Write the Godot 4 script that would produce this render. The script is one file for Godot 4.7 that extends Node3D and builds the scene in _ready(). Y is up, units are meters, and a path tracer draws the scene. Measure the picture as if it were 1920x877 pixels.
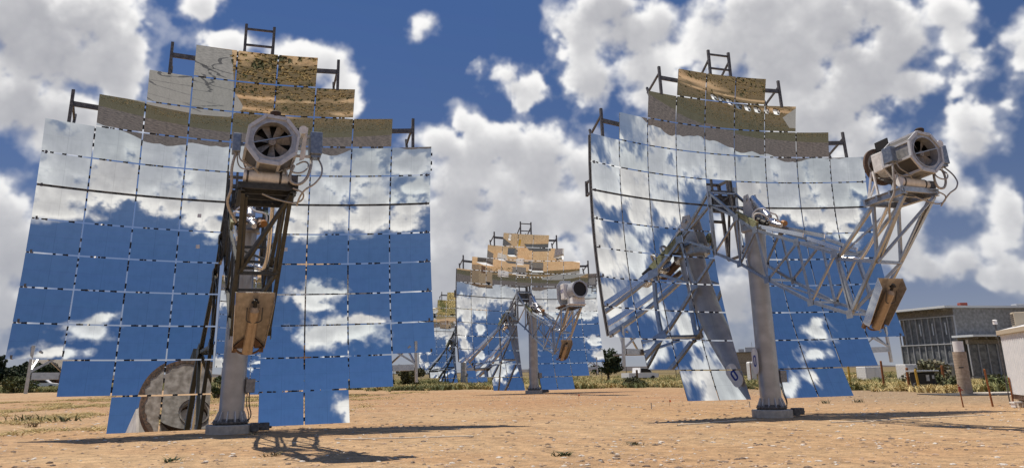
extends Node3D

# ---------------------------------------------------------------- mesh builder
class MB:
	var v := PackedVector3Array()
	var n := PackedVector3Array()
	var t := PackedVector2Array()
	var c := PackedColorArray()
	var col := Color(1, 1, 1)

	func tri(p0: Vector3, p1: Vector3, p2: Vector3) -> void:
		var k := (p2 - p0).cross(p1 - p0).normalized()
		v.append(p0); v.append(p1); v.append(p2)
		n.append(k); n.append(k); n.append(k)
		t.append(Vector2(0, 0)); t.append(Vector2(1, 0)); t.append(Vector2(1, 1))
		c.append(col); c.append(col); c.append(col)

	# corners seen from the front run clockwise
	func quad(p0: Vector3, p1: Vector3, p2: Vector3, p3: Vector3) -> void:
		tri(p0, p1, p2)
		tri(p0, p2, p3)
		var m := t.size()
		t[m - 6] = Vector2(0, 0); t[m - 5] = Vector2(1, 0); t[m - 4] = Vector2(1, 1)
		t[m - 3] = Vector2(0, 0); t[m - 2] = Vector2(1, 1); t[m - 1] = Vector2(0, 1)

	func smooth_quad(p: Array, k: Array) -> void:
		for i in [0, 1, 2, 0, 2, 3]:
			v.append(p[i]); n.append(k[i]); t.append(Vector2(0, 0)); c.append(col)

	func box(o: Vector3, size: Vector3, b := Basis.IDENTITY) -> void:
		var x := b.x * size.x * 0.5
		var y := b.y * size.y * 0.5
		var z := b.z * size.z * 0.5
		quad(o - x + y + z, o + x + y + z, o + x - y + z, o - x - y + z)
		quad(o + x + y - z, o - x + y - z, o - x - y - z, o + x - y - z)
		quad(o + x + y + z, o + x + y - z, o + x - y - z, o + x - y + z)
		quad(o - x + y - z, o - x + y + z, o - x - y + z, o - x - y - z)
		quad(o - x + y - z, o + x + y - z, o + x + y + z, o - x + y + z)
		quad(o - x - y + z, o + x - y + z, o + x - y - z, o - x - y - z)

	# box with its edges chamfered
	func cbox(o: Vector3, size: Vector3, e: float, b := Basis.IDENTITY) -> void:
		var h := size * 0.5
		for ax in 3:
			var u := (ax + 1) % 3
			var w := (ax + 2) % 3
			for s in [-1.0, 1.0]:
				var q := []
				for d in [[-1, -1], [1, -1], [1, 1], [-1, 1]]:
					var p := Vector3.ZERO
					p[ax] = s * h[ax]
					p[u] = d[0] * (h[u] - e)
					p[w] = d[1] * (h[w] - e)
					q.append(o + b * p)
				if s > 0: quad(q[3], q[2], q[1], q[0])
				else: quad(q[0], q[1], q[2], q[3])
			for s in [-1.0, 1.0]:
				for r in [-1.0, 1.0]:
					var q := []
					for d in [[-1, 0], [1, 0], [1, 1], [-1, 1]]:
						var p := Vector3.ZERO
						p[ax] = d[0] * (h[ax] - e)
						p[u] = s * (h[u] - (e if d[1] == 1 else 0.0))
						p[w] = r * (h[w] - (0.0 if d[1] == 1 else e))
						q.append(o + b * p)
					if s * r > 0: quad(q[0], q[1], q[2], q[3])
					else: quad(q[3], q[2], q[1], q[0])

	func bar(a: Vector3, e: Vector3, w: float, h := 0.0, up := Vector3(0, 1, 0)) -> void:
		var z := (e - a).normalized()
		if abs(z.dot(up)) > 0.96: up = Vector3(0, 0, 1) if abs(z.z) < 0.9 else Vector3(1, 0, 0)
		var x := up.cross(z).normalized()
		var y := z.cross(x)
		box((a + e) * 0.5, Vector3(w, h if h > 0.0 else w, a.distance_to(e)), Basis(x, y, z))

	func frustum(a: Vector3, e: Vector3, r0: float, r1: float, k := 20, caps := true) -> void:
		var z := (e - a).normalized()
		var up := Vector3(0, 1, 0) if abs(z.y) < 0.9 else Vector3(1, 0, 0)
		var x := up.cross(z).normalized()
		var y := z.cross(x)
		var tilt := (r0 - r1) / maxf(a.distance_to(e), 0.0001)
		for i in k:
			var p := TAU * i / k
			var q := TAU * (i + 1) / k
			var d0 := x * cos(p) + y * sin(p)
			var d1 := x * cos(q) + y * sin(q)
			var n0 := (d0 + z * tilt).normalized()
			var n1 := (d1 + z * tilt).normalized()
			smooth_quad([a + d1 * r0, a + d0 * r0, e + d0 * r1, e + d1 * r1], [n1, n0, n0, n1])
			var m := t.size()
			t[m - 6] = Vector2(float(i + 1) / k, 0); t[m - 5] = Vector2(float(i) / k, 0); t[m - 4] = Vector2(float(i) / k, 1)
			t[m - 3] = Vector2(float(i + 1) / k, 0); t[m - 2] = Vector2(float(i) / k, 1); t[m - 1] = Vector2(float(i + 1) / k, 1)
			if caps:
				tri(a, a + d0 * r0, a + d1 * r0)
				tri(e, e + d1 * r1, e + d0 * r1)

	# flat ring between two radii, thick along z
	func ring(o: Vector3, b: Basis, r0: float, r1: float, depth: float, k := 32, turn := 0.0) -> void:
		for i in k:
			var p := TAU * i / k + turn
			var q := TAU * (i + 1) / k + turn
			var d0 := b.x * cos(p) + b.y * sin(p)
			var d1 := b.x * cos(q) + b.y * sin(q)
			var z := b.z * depth
			quad(o + z + d0 * r1, o + z + d0 * r0, o + z + d1 * r0, o + z + d1 * r1)
			quad(o + d1 * r1, o + d1 * r0, o + d0 * r0, o + d0 * r1)
			quad(o + z + d0 * r1, o + z + d1 * r1, o + d1 * r1, o + d0 * r1)
			if r0 > 0.0: quad(o + z + d1 * r0, o + z + d0 * r0, o + d0 * r0, o + d1 * r0)

	func tube(pts: Array, r: float, k := 7) -> void:
		var px := Vector3.ZERO
		var prev := []
		var pk := []
		for i in pts.size():
			var z: Vector3 = (pts[mini(i + 1, pts.size() - 1)] - pts[maxi(i - 1, 0)]).normalized()
			var x := px - z * px.dot(z)
			if x.length() < 0.01: x = (Vector3(0, 1, 0) if abs(z.y) < 0.9 else Vector3(1, 0, 0)).cross(z)
			x = x.normalized()
			px = x
			var y := z.cross(x)
			var cur := []
			var ck := []
			for j in k:
				var d := x * cos(TAU * j / k) + y * sin(TAU * j / k)
				cur.append(pts[i] + d * r)
				ck.append(d)
			if i > 0:
				for j in k:
					var l := (j + 1) % k
					smooth_quad([prev[l], prev[j], cur[j], cur[l]], [pk[l], pk[j], ck[j], ck[l]])
			prev = cur
			pk = ck

	# flat outline (counter-clockwise in b.x, b.y) given a thickness along b.z
	func prism(outline: PackedVector2Array, o: Vector3, b: Basis, depth: float) -> void:
		var tr := Geometry2D.triangulate_polygon(outline)
		var f := func(i: int, z: float) -> Vector3: return o + b.x * outline[i].x + b.y * outline[i].y + b.z * z
		for i in range(0, tr.size(), 3):
			var p0: Vector3 = f.call(tr[i], depth)
			var p1: Vector3 = f.call(tr[i + 1], depth)
			var p2: Vector3 = f.call(tr[i + 2], depth)
			if (p2 - p0).cross(p1 - p0).dot(b.z) < 0.0:
				var s := p1; p1 = p2; p2 = s
			tri(p0, p1, p2)
			tri(p0 - b.z * depth, p2 - b.z * depth, p1 - b.z * depth)
		for i in outline.size():
			var j := (i + 1) % outline.size()
			var q0: Vector3 = f.call(i, 0.0)
			var q1: Vector3 = f.call(j, 0.0)
			quad(q0 + b.z * depth, q1 + b.z * depth, q1, q0)

	func done() -> ArrayMesh:
		var a := []
		a.resize(Mesh.ARRAY_MAX)
		a[Mesh.ARRAY_VERTEX] = v
		a[Mesh.ARRAY_NORMAL] = n
		a[Mesh.ARRAY_TEX_UV] = t
		a[Mesh.ARRAY_COLOR] = c
		var m := ArrayMesh.new()
		m.add_surface_from_arrays(Mesh.PRIMITIVE_TRIANGLES, a)
		return m


var rng := RandomNumberGenerator.new()
var M := {}
var shared := {}
var taken := {}


func spline(keys: Array, steps := 8) -> Array:
	var c := Curve3D.new()
	for i in keys.size():
		var d: Vector3 = (keys[mini(i + 1, keys.size() - 1)] - keys[maxi(i - 1, 0)]) * 0.22
		c.add_point(keys[i], -d, d)
	var out := []
	var total := (keys.size() - 1) * steps
	for i in total + 1:
		out.append(c.samplef(float(i) / steps))
	return out


func numbered(called: String) -> String:
	taken[called] = taken.get(called, -1) + 1
	return called if taken[called] == 0 else "%s_%03d" % [called, taken[called]]


func tag(o: Node, label: String, category: String, group := "", kind := "") -> void:
	if label: o.set_meta("label", label)
	if category: o.set_meta("category", category)
	if group: o.set_meta("group", group)
	if kind: o.set_meta("kind", kind)


func thing(called: String, label: String, category: String, at := Vector3.ZERO, turn := 0.0, group := "") -> Node3D:
	var o := Node3D.new()
	o.name = numbered(called)
	add_child(o)
	o.position = at
	o.rotation.y = turn
	tag(o, label, category, group)
	return o


func part(called: String, mesh, material: Material, parent: Node, at := Transform3D.IDENTITY) -> MeshInstance3D:
	var o := MeshInstance3D.new()
	o.name = called
	o.mesh = mesh.done() if mesh is MB else mesh
	o.material_override = material
	o.transform = at
	parent.add_child(o, true)
	return o


func struct(called: String, mesh, material: Material, kind := "structure") -> MeshInstance3D:
	var o := part(numbered(called), mesh, material, self)
	o.set_meta("kind", kind)
	return o


# ---------------------------------------------------------------- materials
func srgb(r: float, g: float, b: float) -> Color:
	return Color(r, g, b).linear_to_srgb()


func noise(freq: float, octaves := 4, seed_ := 1, type := FastNoiseLite.TYPE_SIMPLEX_SMOOTH) -> FastNoiseLite:
	var f := FastNoiseLite.new()
	f.noise_type = type
	f.frequency = freq
	f.fractal_octaves = octaves
	f.seed = seed_
	return f


func mottled(side: int, freq: float, lo: Color, hi: Color, seed_: int, octaves := 5, contrast := 1.0) -> NoiseTexture2D:
	var t := NoiseTexture2D.new()
	t.width = side
	t.height = side
	t.seamless = true
	t.noise = noise(freq, octaves, seed_)
	var g := Gradient.new()
	g.offsets = PackedFloat32Array([0.5 - 0.5 / contrast, 0.5 + 0.5 / contrast])
	g.colors = PackedColorArray([lo, hi])
	t.color_ramp = g
	return t


func relief(side: int, freq: float, seed_: int, bump := 4.0, octaves := 5) -> NoiseTexture2D:
	var t := NoiseTexture2D.new()
	t.width = side
	t.height = side
	t.seamless = true
	t.noise = noise(freq, octaves, seed_)
	t.as_normal_map = true
	t.bump_strength = bump
	return t


func paint(c: Color, rough := 0.6, metal := 0.0) -> StandardMaterial3D:
	var m := StandardMaterial3D.new()
	m.albedo_color = c
	m.roughness = rough
	m.metallic = metal
	return m


func worn(lo: Color, hi: Color, scale: float, rough := 0.6, metal := 0.0, seed_ := 3, contrast := 1.6) -> StandardMaterial3D:
	var m := paint(Color(1, 1, 1), rough, metal)
	m.albedo_texture = mottled(256, 0.02, lo, hi, seed_, 5, contrast)
	m.uv1_triplanar = true
	m.uv1_world_triplanar = false
	m.uv1_scale = Vector3.ONE * scale
	return m


func make_materials() -> void:
	# silvered glass: four slightly different tints, each with a faint film of dust, drip streaks and two seams
	for k in 4:
		var mir := paint(Color(1, 1, 1), 0.0, 1.0)
		var im := Image.create(192, 144, false, Image.FORMAT_RGB8)
		var film := noise(0.02, 4, 90 + k)
		var drip := noise(0.11, 2, 95 + k)
		var tint: Color = [Color(0.95, 0.96, 0.955), Color(0.93, 0.945, 0.95), Color(0.96, 0.955, 0.94), Color(0.915, 0.935, 0.935)][k]
		for y in 144:
			for x in 192:
				var d := 1.0 - 0.035 * clampf(0.3 + film.get_noise_2d(x, y), 0.0, 1.0) - 0.03 * clampf(drip.get_noise_2d(x, y * 0.06), 0.0, 1.0) * (0.4 + y / 240.0)
				if x == 96: d *= 0.87
				if y == 72: d *= 0.93
				im.set_pixel(x, y, Color(tint.r * d, tint.g * d, tint.b * d))
		mir.albedo_texture = ImageTexture.create_from_image(im)
		M["mirror%d" % k] = mir
	M.mirror_back = worn(srgb(0.30, 0.31, 0.32), srgb(0.42, 0.43, 0.44), 1.0, 0.5, 0.2, 4)
	M.steel = worn(srgb(0.37, 0.385, 0.40), srgb(0.52, 0.53, 0.54), 1.4, 0.30, 0.88, 11, 1.3)
	M.steel_dark = worn(srgb(0.075, 0.075, 0.08), srgb(0.17, 0.165, 0.16), 1.2, 0.5, 0.35, 12)
	M.pole = worn(srgb(0.33, 0.335, 0.34), srgb(0.475, 0.48, 0.485), 0.4, 0.34, 0.45, 13, 1.2)
	M.bright = paint(srgb(0.78, 0.79, 0.81), 0.22, 0.9)
	M.galv = worn(srgb(0.50, 0.51, 0.52), srgb(0.64, 0.65, 0.66), 1.5, 0.4, 0.25, 60, 1.2)
	M.rope = worn(srgb(0.62, 0.54, 0.42), srgb(0.74, 0.67, 0.55), 3.0, 0.9, 0.0, 61)
	M.flange = worn(srgb(0.58, 0.61, 0.65), srgb(0.70, 0.72, 0.75), 1.2, 0.18, 0.95, 59, 1.2)
	M.foil = worn(srgb(0.55, 0.56, 0.58), srgb(0.9, 0.9, 0.92), 6.0, 0.2, 0.95, 14)
	M.foil.normal_enabled = true
	M.foil.normal_texture = relief(128, 0.06, 15, 6.0)
	M.white = worn(srgb(0.62, 0.62, 0.61), srgb(0.8, 0.8, 0.79), 1.2, 0.45, 0.0, 16)
	M.panel_grey = worn(srgb(0.34, 0.36, 0.39), srgb(0.5, 0.52, 0.55), 1.2, 0.35, 0.3, 17)
	M.case_grey = worn(srgb(0.20, 0.205, 0.21), srgb(0.33, 0.33, 0.33), 1.3, 0.45, 0.35, 18)
	M.mesh_dark = worn(srgb(0.05, 0.048, 0.045), srgb(0.10, 0.095, 0.09), 14.0, 0.6, 0.2, 19, 2.4)
	M.black = paint(srgb(0.012, 0.012, 0.013), 0.6)
	M.rubber = paint(srgb(0.022, 0.022, 0.024), 0.7)
	M.hose = worn(srgb(0.30, 0.29, 0.27), srgb(0.5, 0.48, 0.45), 4.0, 0.5, 0.2, 20)
	M.wire = paint(srgb(0.06, 0.06, 0.06), 0.6)
	M.blue_box = worn(srgb(0.16, 0.20, 0.27), srgb(0.26, 0.31, 0.38), 2.0, 0.35, 0.5, 21)
	M.fan = worn(srgb(0.20, 0.19, 0.18), srgb(0.33, 0.31, 0.29), 2.5, 0.55, 0.0, 22)
	M.ceramic = worn(srgb(0.24, 0.215, 0.19), srgb(0.50, 0.47, 0.435), 2.2, 0.8, 0.0, 23, 1.4)
	M.soot = worn(srgb(0.015, 0.013, 0.012), srgb(0.09, 0.05, 0.035), 5.0, 0.8, 0.0, 24)
	M.rust_rim = worn(srgb(0.05, 0.04, 0.035), srgb(0.2, 0.12, 0.08), 5.0, 0.8, 0.1, 25)
	M.tray = worn(srgb(0.33, 0.305, 0.27), srgb(0.50, 0.465, 0.42), 1.5, 0.4, 0.5, 26, 1.7)
	M.bottle = worn(srgb(0.33, 0.25, 0.17), srgb(0.44, 0.35, 0.25), 2.0, 0.4, 0.25, 27)
	M.olive = worn(srgb(0.17, 0.185, 0.10), srgb(0.32, 0.33, 0.2), 2.0, 0.6, 0.0, 28)
	M.amber = paint(srgb(0.30, 0.13, 0.03), 0.4)
	M.concrete = worn(srgb(0.42, 0.375, 0.315), srgb(0.60, 0.54, 0.46), 1.0, 0.9, 0.0, 29)
	M.concrete_dark = worn(srgb(0.19, 0.185, 0.175), srgb(0.33, 0.325, 0.31), 0.45, 0.92, 0.0, 30)
	M.sono = worn(srgb(0.34, 0.27, 0.20), srgb(0.50, 0.41, 0.32), 0.9, 0.9, 0.0, 31)
	M.plate_white = paint(srgb(0.78, 0.78, 0.78), 0.4)
	M.ink_blue = paint(srgb(0.02, 0.05, 0.30), 0.4)
	M.brown_steel = worn(srgb(0.10, 0.06, 0.04), srgb(0.2, 0.13, 0.09), 1.5, 0.6, 0.2, 32)
	M.shaded_steel = worn(srgb(0.040, 0.043, 0.041), srgb(0.074, 0.078, 0.074), 1.5, 0.5, 0.3, 58, 1.2)  # darker copy of the steel, with shade on stand and boom painted in
	M.rust = worn(srgb(0.19, 0.065, 0.02), srgb(0.36, 0.14, 0.05), 2.2, 0.85, 0.0, 33)
	M.yellow = worn(srgb(0.42, 0.25, 0.03), srgb(0.62, 0.40, 0.06), 2.0, 0.6, 0.0, 34)
	M.red = paint(srgb(0.25, 0.05, 0.03), 0.55)
	M.orange = paint(srgb(0.75, 0.14, 0.03), 0.6)
	M.bark = worn(srgb(0.06, 0.045, 0.03), srgb(0.13, 0.10, 0.07), 2.0, 0.95, 0.0, 35)
	M.fascia = paint(srgb(0.46, 0.40, 0.30), 0.6)
	M.siding = worn(srgb(0.66, 0.70, 0.74), srgb(0.76, 0.79, 0.82), 0.5, 0.5, 0.0, 36)
	M.glazing = worn(srgb(0.085, 0.094, 0.10), srgb(0.21, 0.22, 0.225), 0.35, 0.24, 0.1, 37, 1.6)
	M.mullion = paint(srgb(0.42, 0.43, 0.44), 0.5, 0.1)
	M.roof_edge = paint(srgb(0.72, 0.76, 0.78), 0.4, 0.2)
	M.soffit = worn(srgb(0.16, 0.14, 0.115), srgb(0.27, 0.24, 0.20), 0.7, 0.9, 0.0, 38)
	M.tan_wall = worn(srgb(0.30, 0.24, 0.17), srgb(0.40, 0.33, 0.24), 0.4, 0.9, 0.0, 39)
	M.brick_wall = worn(srgb(0.22, 0.10, 0.06), srgb(0.34, 0.17, 0.11), 0.8, 0.9, 0.0, 40)
	M.car_glass = paint(srgb(0.02, 0.025, 0.03), 0.08, 0.2)
	var dirt := paint(Color(1, 1, 1), 0.95)
	dirt.vertex_color_use_as_albedo = true
	dirt.albedo_texture = dirt_texture()
	dirt.uv1_triplanar = true
	dirt.uv1_world_triplanar = true
	dirt.uv1_scale = Vector3.ONE * 0.16
	dirt.normal_enabled = true
	dirt.normal_texture = relief(512, 0.05, 53, 5.0, 5)
	dirt.normal_scale = 0.7
	M.dirt = dirt
	var leaf := paint(Color(1, 1, 1), 0.85)
	leaf.vertex_color_use_as_albedo = true
	M.leaf = leaf
	var stone := paint(Color(1, 1, 1), 0.9)
	stone.vertex_color_use_as_albedo = true
	M.stone = stone
	M.gravel = worn(srgb(0.145, 0.14, 0.13), srgb(0.215, 0.205, 0.19), 0.25, 0.95, 0.0, 55)
	M.dark_marks = worn(srgb(0.03, 0.03, 0.03), srgb(0.08, 0.075, 0.07), 0.6, 0.8, 0.0, 56)  # dark tone for painted shade and truss lines on the ground
	M.rock = worn(srgb(0.04, 0.034, 0.032), srgb(0.105, 0.088, 0.08), 0.003, 0.95, 0.0, 57, 2.2)


func dirt_texture() -> ImageTexture:
	var side := 1024
	var im := Image.create(side, side, false, Image.FORMAT_RGB8)
	var a := noise(0.012, 6, 61).get_seamless_image(side, side)
	var b := noise(0.09, 3, 62).get_seamless_image(side, side)
	var d := noise(0.30, 2, 63).get_seamless_image(side, side)
	var da := a.get_data()
	var db := b.get_data()
	var dd := d.get_data()
	var out := PackedByteArray()
	out.resize(side * side * 3)
	for i in side * side:
		var l := 0.80 + 0.26 * (da[i] / 255.0 - 0.5) + 0.22 * (db[i] / 255.0 - 0.5)
		var g := dd[i] / 255.0
		if g > 0.70: l += (g - 0.70) * 1.5
		elif g < 0.28: l -= (0.28 - g) * 2.4
		l = clampf(l, 0.2, 1.0)
		out[i * 3] = int(255.0 * l)
		out[i * 3 + 1] = int(252.0 * l)
		out[i * 3 + 2] = int(246.0 * l)
	im = Image.create_from_data(side, side, false, Image.FORMAT_RGB8, out)
	return ImageTexture.create_from_image(im)


# ---------------------------------------------------------------- sky: clouds as soft masses at their bearing and height, broken up by noise
var to_sun := Vector3(-0.362, 1.0, -0.182).normalized()
const SW := 4096
const SH := 2048
var mass_w := 1024
var mass_h := 512
var mass := PackedFloat32Array()
var shade := PackedFloat32Array()
var sky_rows: Array = []
var fine_mass := PackedFloat32Array()
var fine_shade := PackedFloat32Array()
var n_edge: FastNoiseLite
var n_body: FastNoiseLite
var n_lump: FastNoiseLite


func puff(az: float, el: float, ra: float, re: float, grey: float) -> void:
	var kx := mass_w / 360.0
	var ky := mass_h / 180.0
	var cx := fposmod(az, 360.0) * kx
	var cy := (90.0 - el) * ky
	var small := 1.12 + 0.30 * (1.0 - clampf(sqrt(ra * re) / 1.7, 0.38, 1.0))
	ra *= small
	re *= small
	var wx := ra * kx * 1.7 + 1.0
	var wy := re * ky * 1.7 + 1.0
	for y in range(maxi(0, int(cy - wy)), mini(mass_h, int(cy + wy) + 1)):
		for x0 in range(int(cx - wx), int(cx + wx) + 1):
			var x := posmod(x0, mass_w)
			var dx := (x0 + 0.5 - cx) / (ra * kx)
			var dy := (y + 0.5 - cy) / (re * ky)
			var d := (1.0 - sqrt(dx * dx + dy * dy)) * clampf(sqrt(ra * re) / 1.7, 0.38, 1.0)
			var i := y * mass_w + x
			var m := maxf(d, -0.7)
			# smooth union with what is there already
			var h := clampf(0.5 + 0.5 * (m - mass[i]) / 0.25, 0.0, 1.0)
			mass[i] = lerpf(mass[i], m, h) + 0.15 * h * (1.0 - h) * smoothstep(-0.68, -0.3, m)
			if d > -0.5:
				# flat bases are greyer than crowns
				shade[i] = maxf(shade[i], grey * clampf(0.4 + d * 1.0 + dy * 0.18, 0.0, 1.0))


func cloud_layout() -> void:
	mass.resize(mass_w * mass_h)
	mass.fill(-0.7)
	shade.resize(mass_w * mass_h)
	# ahead of the camera
	puff(-32.6, 20.6, 4.4, 3.8, 1.0); puff(-30.1, 22.1, 3.4, 2.3, 1.0); puff(-28.8, 19.3, 2.5, 2.0, 0.8); puff(-32.6, 16.3, 2.6, 1.9, 1.0); puff(-30.1, 15.9, 3.3, 1.6, 0.7)
	puff(-27.1, 20.7, 1.1, 0.9, 0.2); puff(-27.5, 17.9, 1.5, 1.2, 0.5); puff(-30.8, 14.2, 1.4, 0.7, 0.4); puff(-35.2, 18.1, 1.6, 3.1, 1.0); puff(-32.7, 9.6, 1.7, 1.7, 0.3)
	puff(-31.8, 7.1, 1.6, 2.5, 0.6); puff(-31.8, 4.3, 1.6, 2.1, 0.9); puff(-22.6, 24.0, 1.2, 0.8, 0.2); puff(-21.1, 21.8, 1.6, 0.7, 0.0); puff(-22.2, 22.0, 0.7, 0.4, 0.0)
	puff(-15.7, 21.4, 1.5, 0.7, 0.0); puff(-14.2, 21.0, 1.9, 1.1, 0.0); puff(-12.5, 19.3, 1.2, 1.4, 0.0); puff(-11.9, 17.9, 1.1, 0.9, 0.1); puff(-6.6, 24.0, 0.5, 0.4, 0.0)
	puff(-7.1, 23.2, 0.3, 0.3, 0.0); puff(-0.3, 20.5, 1.4, 0.8, 0.3); puff(1.1, 19.7, 1.8, 0.9, 0.3); puff(0.7, 18.6, 0.5, 0.8, 0.3); puff(2.5, 19.4, 0.8, 0.5, 0.2)
	puff(-0.6, 19.4, 0.9, 0.3, 0.1); puff(-3.1, 17.1, 1.2, 1.0, 0.1); puff(-0.0, 15.7, 3.4, 1.6, 0.2); puff(-3.1, 14.5, 3.5, 2.2, 0.4); puff(1.5, 13.7, 3.9, 2.6, 0.5)
	puff(-4.3, 11.2, 3.0, 3.0, 0.6); puff(-0.1, 10.4, 3.8, 3.0, 0.7); puff(4.8, 13.7, 1.8, 1.4, 0.2); puff(4.3, 11.0, 2.3, 1.9, 0.3); puff(-4.3, 7.1, 2.6, 2.9, 0.7)
	puff(-5.1, 15.9, 1.9, 0.8, 0.1); puff(-2.4, 6.0, 4.5, 3.3, 0.8); puff(2.8, 7.0, 2.6, 2.2, 0.5); puff(6.1, 12.5, 1.9, 1.9, 0.2); puff(5.2, 23.4, 1.8, 2.4, 0.3)
	puff(5.8, 20.0, 2.1, 1.7, 0.3); puff(9.0, 23.1, 2.5, 2.1, 0.6); puff(9.8, 20.5, 2.3, 2.1, 0.2); puff(7.5, 24.9, 3.1, 1.3, 0.8); puff(11.1, 23.7, 1.3, 1.2, 0.3)
	puff(12.6, 18.8, 2.3, 1.3, 0.1); puff(9.9, 18.6, 1.9, 1.1, 0.2); puff(15.3, 21.3, 2.9, 2.4, 0.1); puff(17.5, 22.5, 3.3, 2.7, 0.5); puff(20.2, 20.3, 3.9, 3.7, 0.9)
	puff(23.3, 22.2, 3.4, 2.6, 0.9); puff(24.3, 18.5, 3.2, 3.0, 1.0); puff(27.1, 20.1, 1.8, 1.9, 0.6); puff(27.3, 17.3, 1.4, 1.2, 0.7); puff(21.8, 16.2, 3.7, 2.3, 0.8)
	puff(24.3, 14.8, 1.8, 1.6, 0.5); puff(23.8, 13.3, 2.1, 1.2, 0.1); puff(19.2, 23.9, 3.7, 1.4, 0.8); puff(30.5, 21.5, 1.1, 0.8, 0.3); puff(28.4, 17.5, 0.9, 0.5, 0.2)
	puff(26.6, 22.3, 2.0, 1.3, 0.7); puff(30.6, 19.6, 0.7, 0.7, 0.1); puff(31.5, 19.6, 0.3, 0.3, 0.1); puff(32.6, 18.9, 0.3, 0.3, 0.1); puff(29.6, 18.4, 0.4, 0.3, 0.1)
	puff(30.4, 14.7, 1.3, 1.2, 0.2); puff(30.9, 13.3, 1.1, 1.0, 0.4); puff(31.6, 14.9, 0.5, 0.4, 0.1); puff(32.5, 15.2, 0.4, 0.2, 0.1); puff(30.1, 16.4, 0.2, 0.2, 0.1)
	puff(28.9, 9.8, 0.9, 0.9, 0.3); puff(27.0, 11.4, 1.8, 1.5, 0.3); puff(25.0, 9.6, 2.4, 1.9, 0.3); puff(31.8, 8.9, 0.9, 1.4, 0.2); puff(30.2, 7.1, 1.0, 0.3, 0.1)
	puff(26.8, 5.8, 2.1, 1.0, 0.5); puff(28.6, 6.2, 1.5, 0.9, 0.4); puff(30.8, 5.0, 1.6, 0.9, 0.5); puff(24.4, 7.1, 2.4, 1.5, 0.4); puff(16.7, 7.6, 2.1, 2.1, 0.5)
	puff(15.4, 8.7, 1.8, 1.4, 0.2); puff(14.6, 4.5, 2.8, 2.1, 0.8); puff(7.1, 3.3, 4.3, 2.1, 0.7); puff(6.2, 7.7, 2.2, 2.2, 0.5)
	# behind the camera, seen in the mirrors
	puff(131.9, 7.9, 4.2, 5.4, 0.5); puff(131.8, 12.3, 3.6, 2.2, 0.2); puff(137.5, 8.2, 4.8, 4.3, 0.5); puff(143.4, 8.0, 5.3, 4.5, 0.5)
	puff(150.3, 7.1, 5.7, 5.2, 0.5); puff(149.8, 12.4, 4.0, 2.4, 0.1); puff(137.6, 11.7, 3.4, 1.1, 0.1); puff(144.0, 11.7, 3.0, 1.5, 0.1)
	puff(130.2, 15.1, 4.0, 1.1, 0.1); puff(151.6, 15.3, 2.4, 1.6, 0.1); puff(164.3, 6.2, 5.0, 5.4, 0.5); puff(168.0, 11.5, 4.9, 3.6, 0.2)
	puff(164.9, 15.2, 3.4, 1.4, 0.1); puff(174.1, 5.3, 4.6, 2.2, 0.4); puff(176.1, 10.6, 3.4, 2.7, 0.2); puff(175.5, 13.2, 3.1, 2.0, 0.1)
	puff(-179.1, 4.8, 3.2, 2.0, 0.4); puff(-178.1, 8.3, 2.4, 1.2, 0.2); puff(-179.3, 12.1, 2.6, 2.1, 0.1); puff(-179.1, 14.2, 2.2, 1.2, 0.1)
	puff(171.1, 7.4, 2.4, 2.7, 0.2); puff(168.0, 25.7, 3.8, 1.5, 0.1); puff(168.9, 27.8, 2.0, 0.6, 0.1); puff(172.3, 31.3, 5.2, 1.9, 0.1)
	puff(169.0, 32.6, 3.0, 1.4, 0.1); puff(176.2, 29.5, 2.2, 0.8, 0.1); puff(135.2, 31.1, 2.8, 0.9, 0.1); puff(136.7, 29.6, 1.3, 0.5, 0.0)
	puff(130.9, 33.5, 2.7, 0.6, 0.0); puff(128.7, 32.6, 1.1, 0.4, 0.0); puff(172.4, 41.4, 1.4, 0.9, 0.0); puff(173.6, 42.4, 0.9, 1.0, 0.0)
	puff(97.7, 11.8, 3.7, 2.1, 0.2); puff(103.6, 10.2, 4.5, 3.0, 0.2); puff(110.6, 7.7, 4.6, 4.1, 0.3); puff(111.5, 12.2, 3.5, 2.4, 0.1)
	puff(92.7, 18.3, 2.7, 2.5, 0.1); puff(89.8, 22.0, 2.3, 1.6, 0.1); puff(104.2, 14.2, 2.6, 2.4, 0.1); puff(98.4, 18.8, 3.3, 2.0, 0.1)
	puff(98.8, 23.0, 2.3, 2.1, 0.1); puff(110.2, 18.9, 2.4, 1.6, 0.1); puff(120.0, 5.4, 5.2, 3.8, 0.3); puff(127.7, 5.1, 5.1, 3.3, 0.3)
	puff(135.2, 4.3, 4.8, 3.9, 0.3); puff(142.3, 3.8, 4.4, 4.5, 0.3); puff(148.7, 4.5, 4.0, 4.2, 0.3); puff(154.6, 4.5, 2.7, 4.6, 0.3)
	puff(141.4, 9.2, 4.0, 2.2, 0.1); puff(146.0, 12.8, 3.8, 1.5, 0.1); puff(152.4, 11.8, 2.8, 1.3, 0.1); puff(94.8, 27.0, 4.3, 0.7, 0.1)
	puff(101.7, 30.4, 3.6, 1.1, 0.1); puff(110.6, 31.3, 6.0, 2.4, 0.2); puff(111.0, 34.6, 6.0, 1.6, 0.2); puff(104.0, 33.0, 4.0, 2.4, 0.2); puff(108.0, 33.0, 9.0, 3.4, 0.2); puff(104.7, 26.9, 2.8, 1.4, 0.1)
	puff(134.4, 30.6, 2.4, 0.7, 0.1); puff(121.0, 35.6, 2.0, 0.7, 0.0); puff(126.8, 35.6, 1.2, 0.6, 0.0)
	# the rest of the sky carries the same fair-weather clouds
	rng.seed = 77
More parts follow.
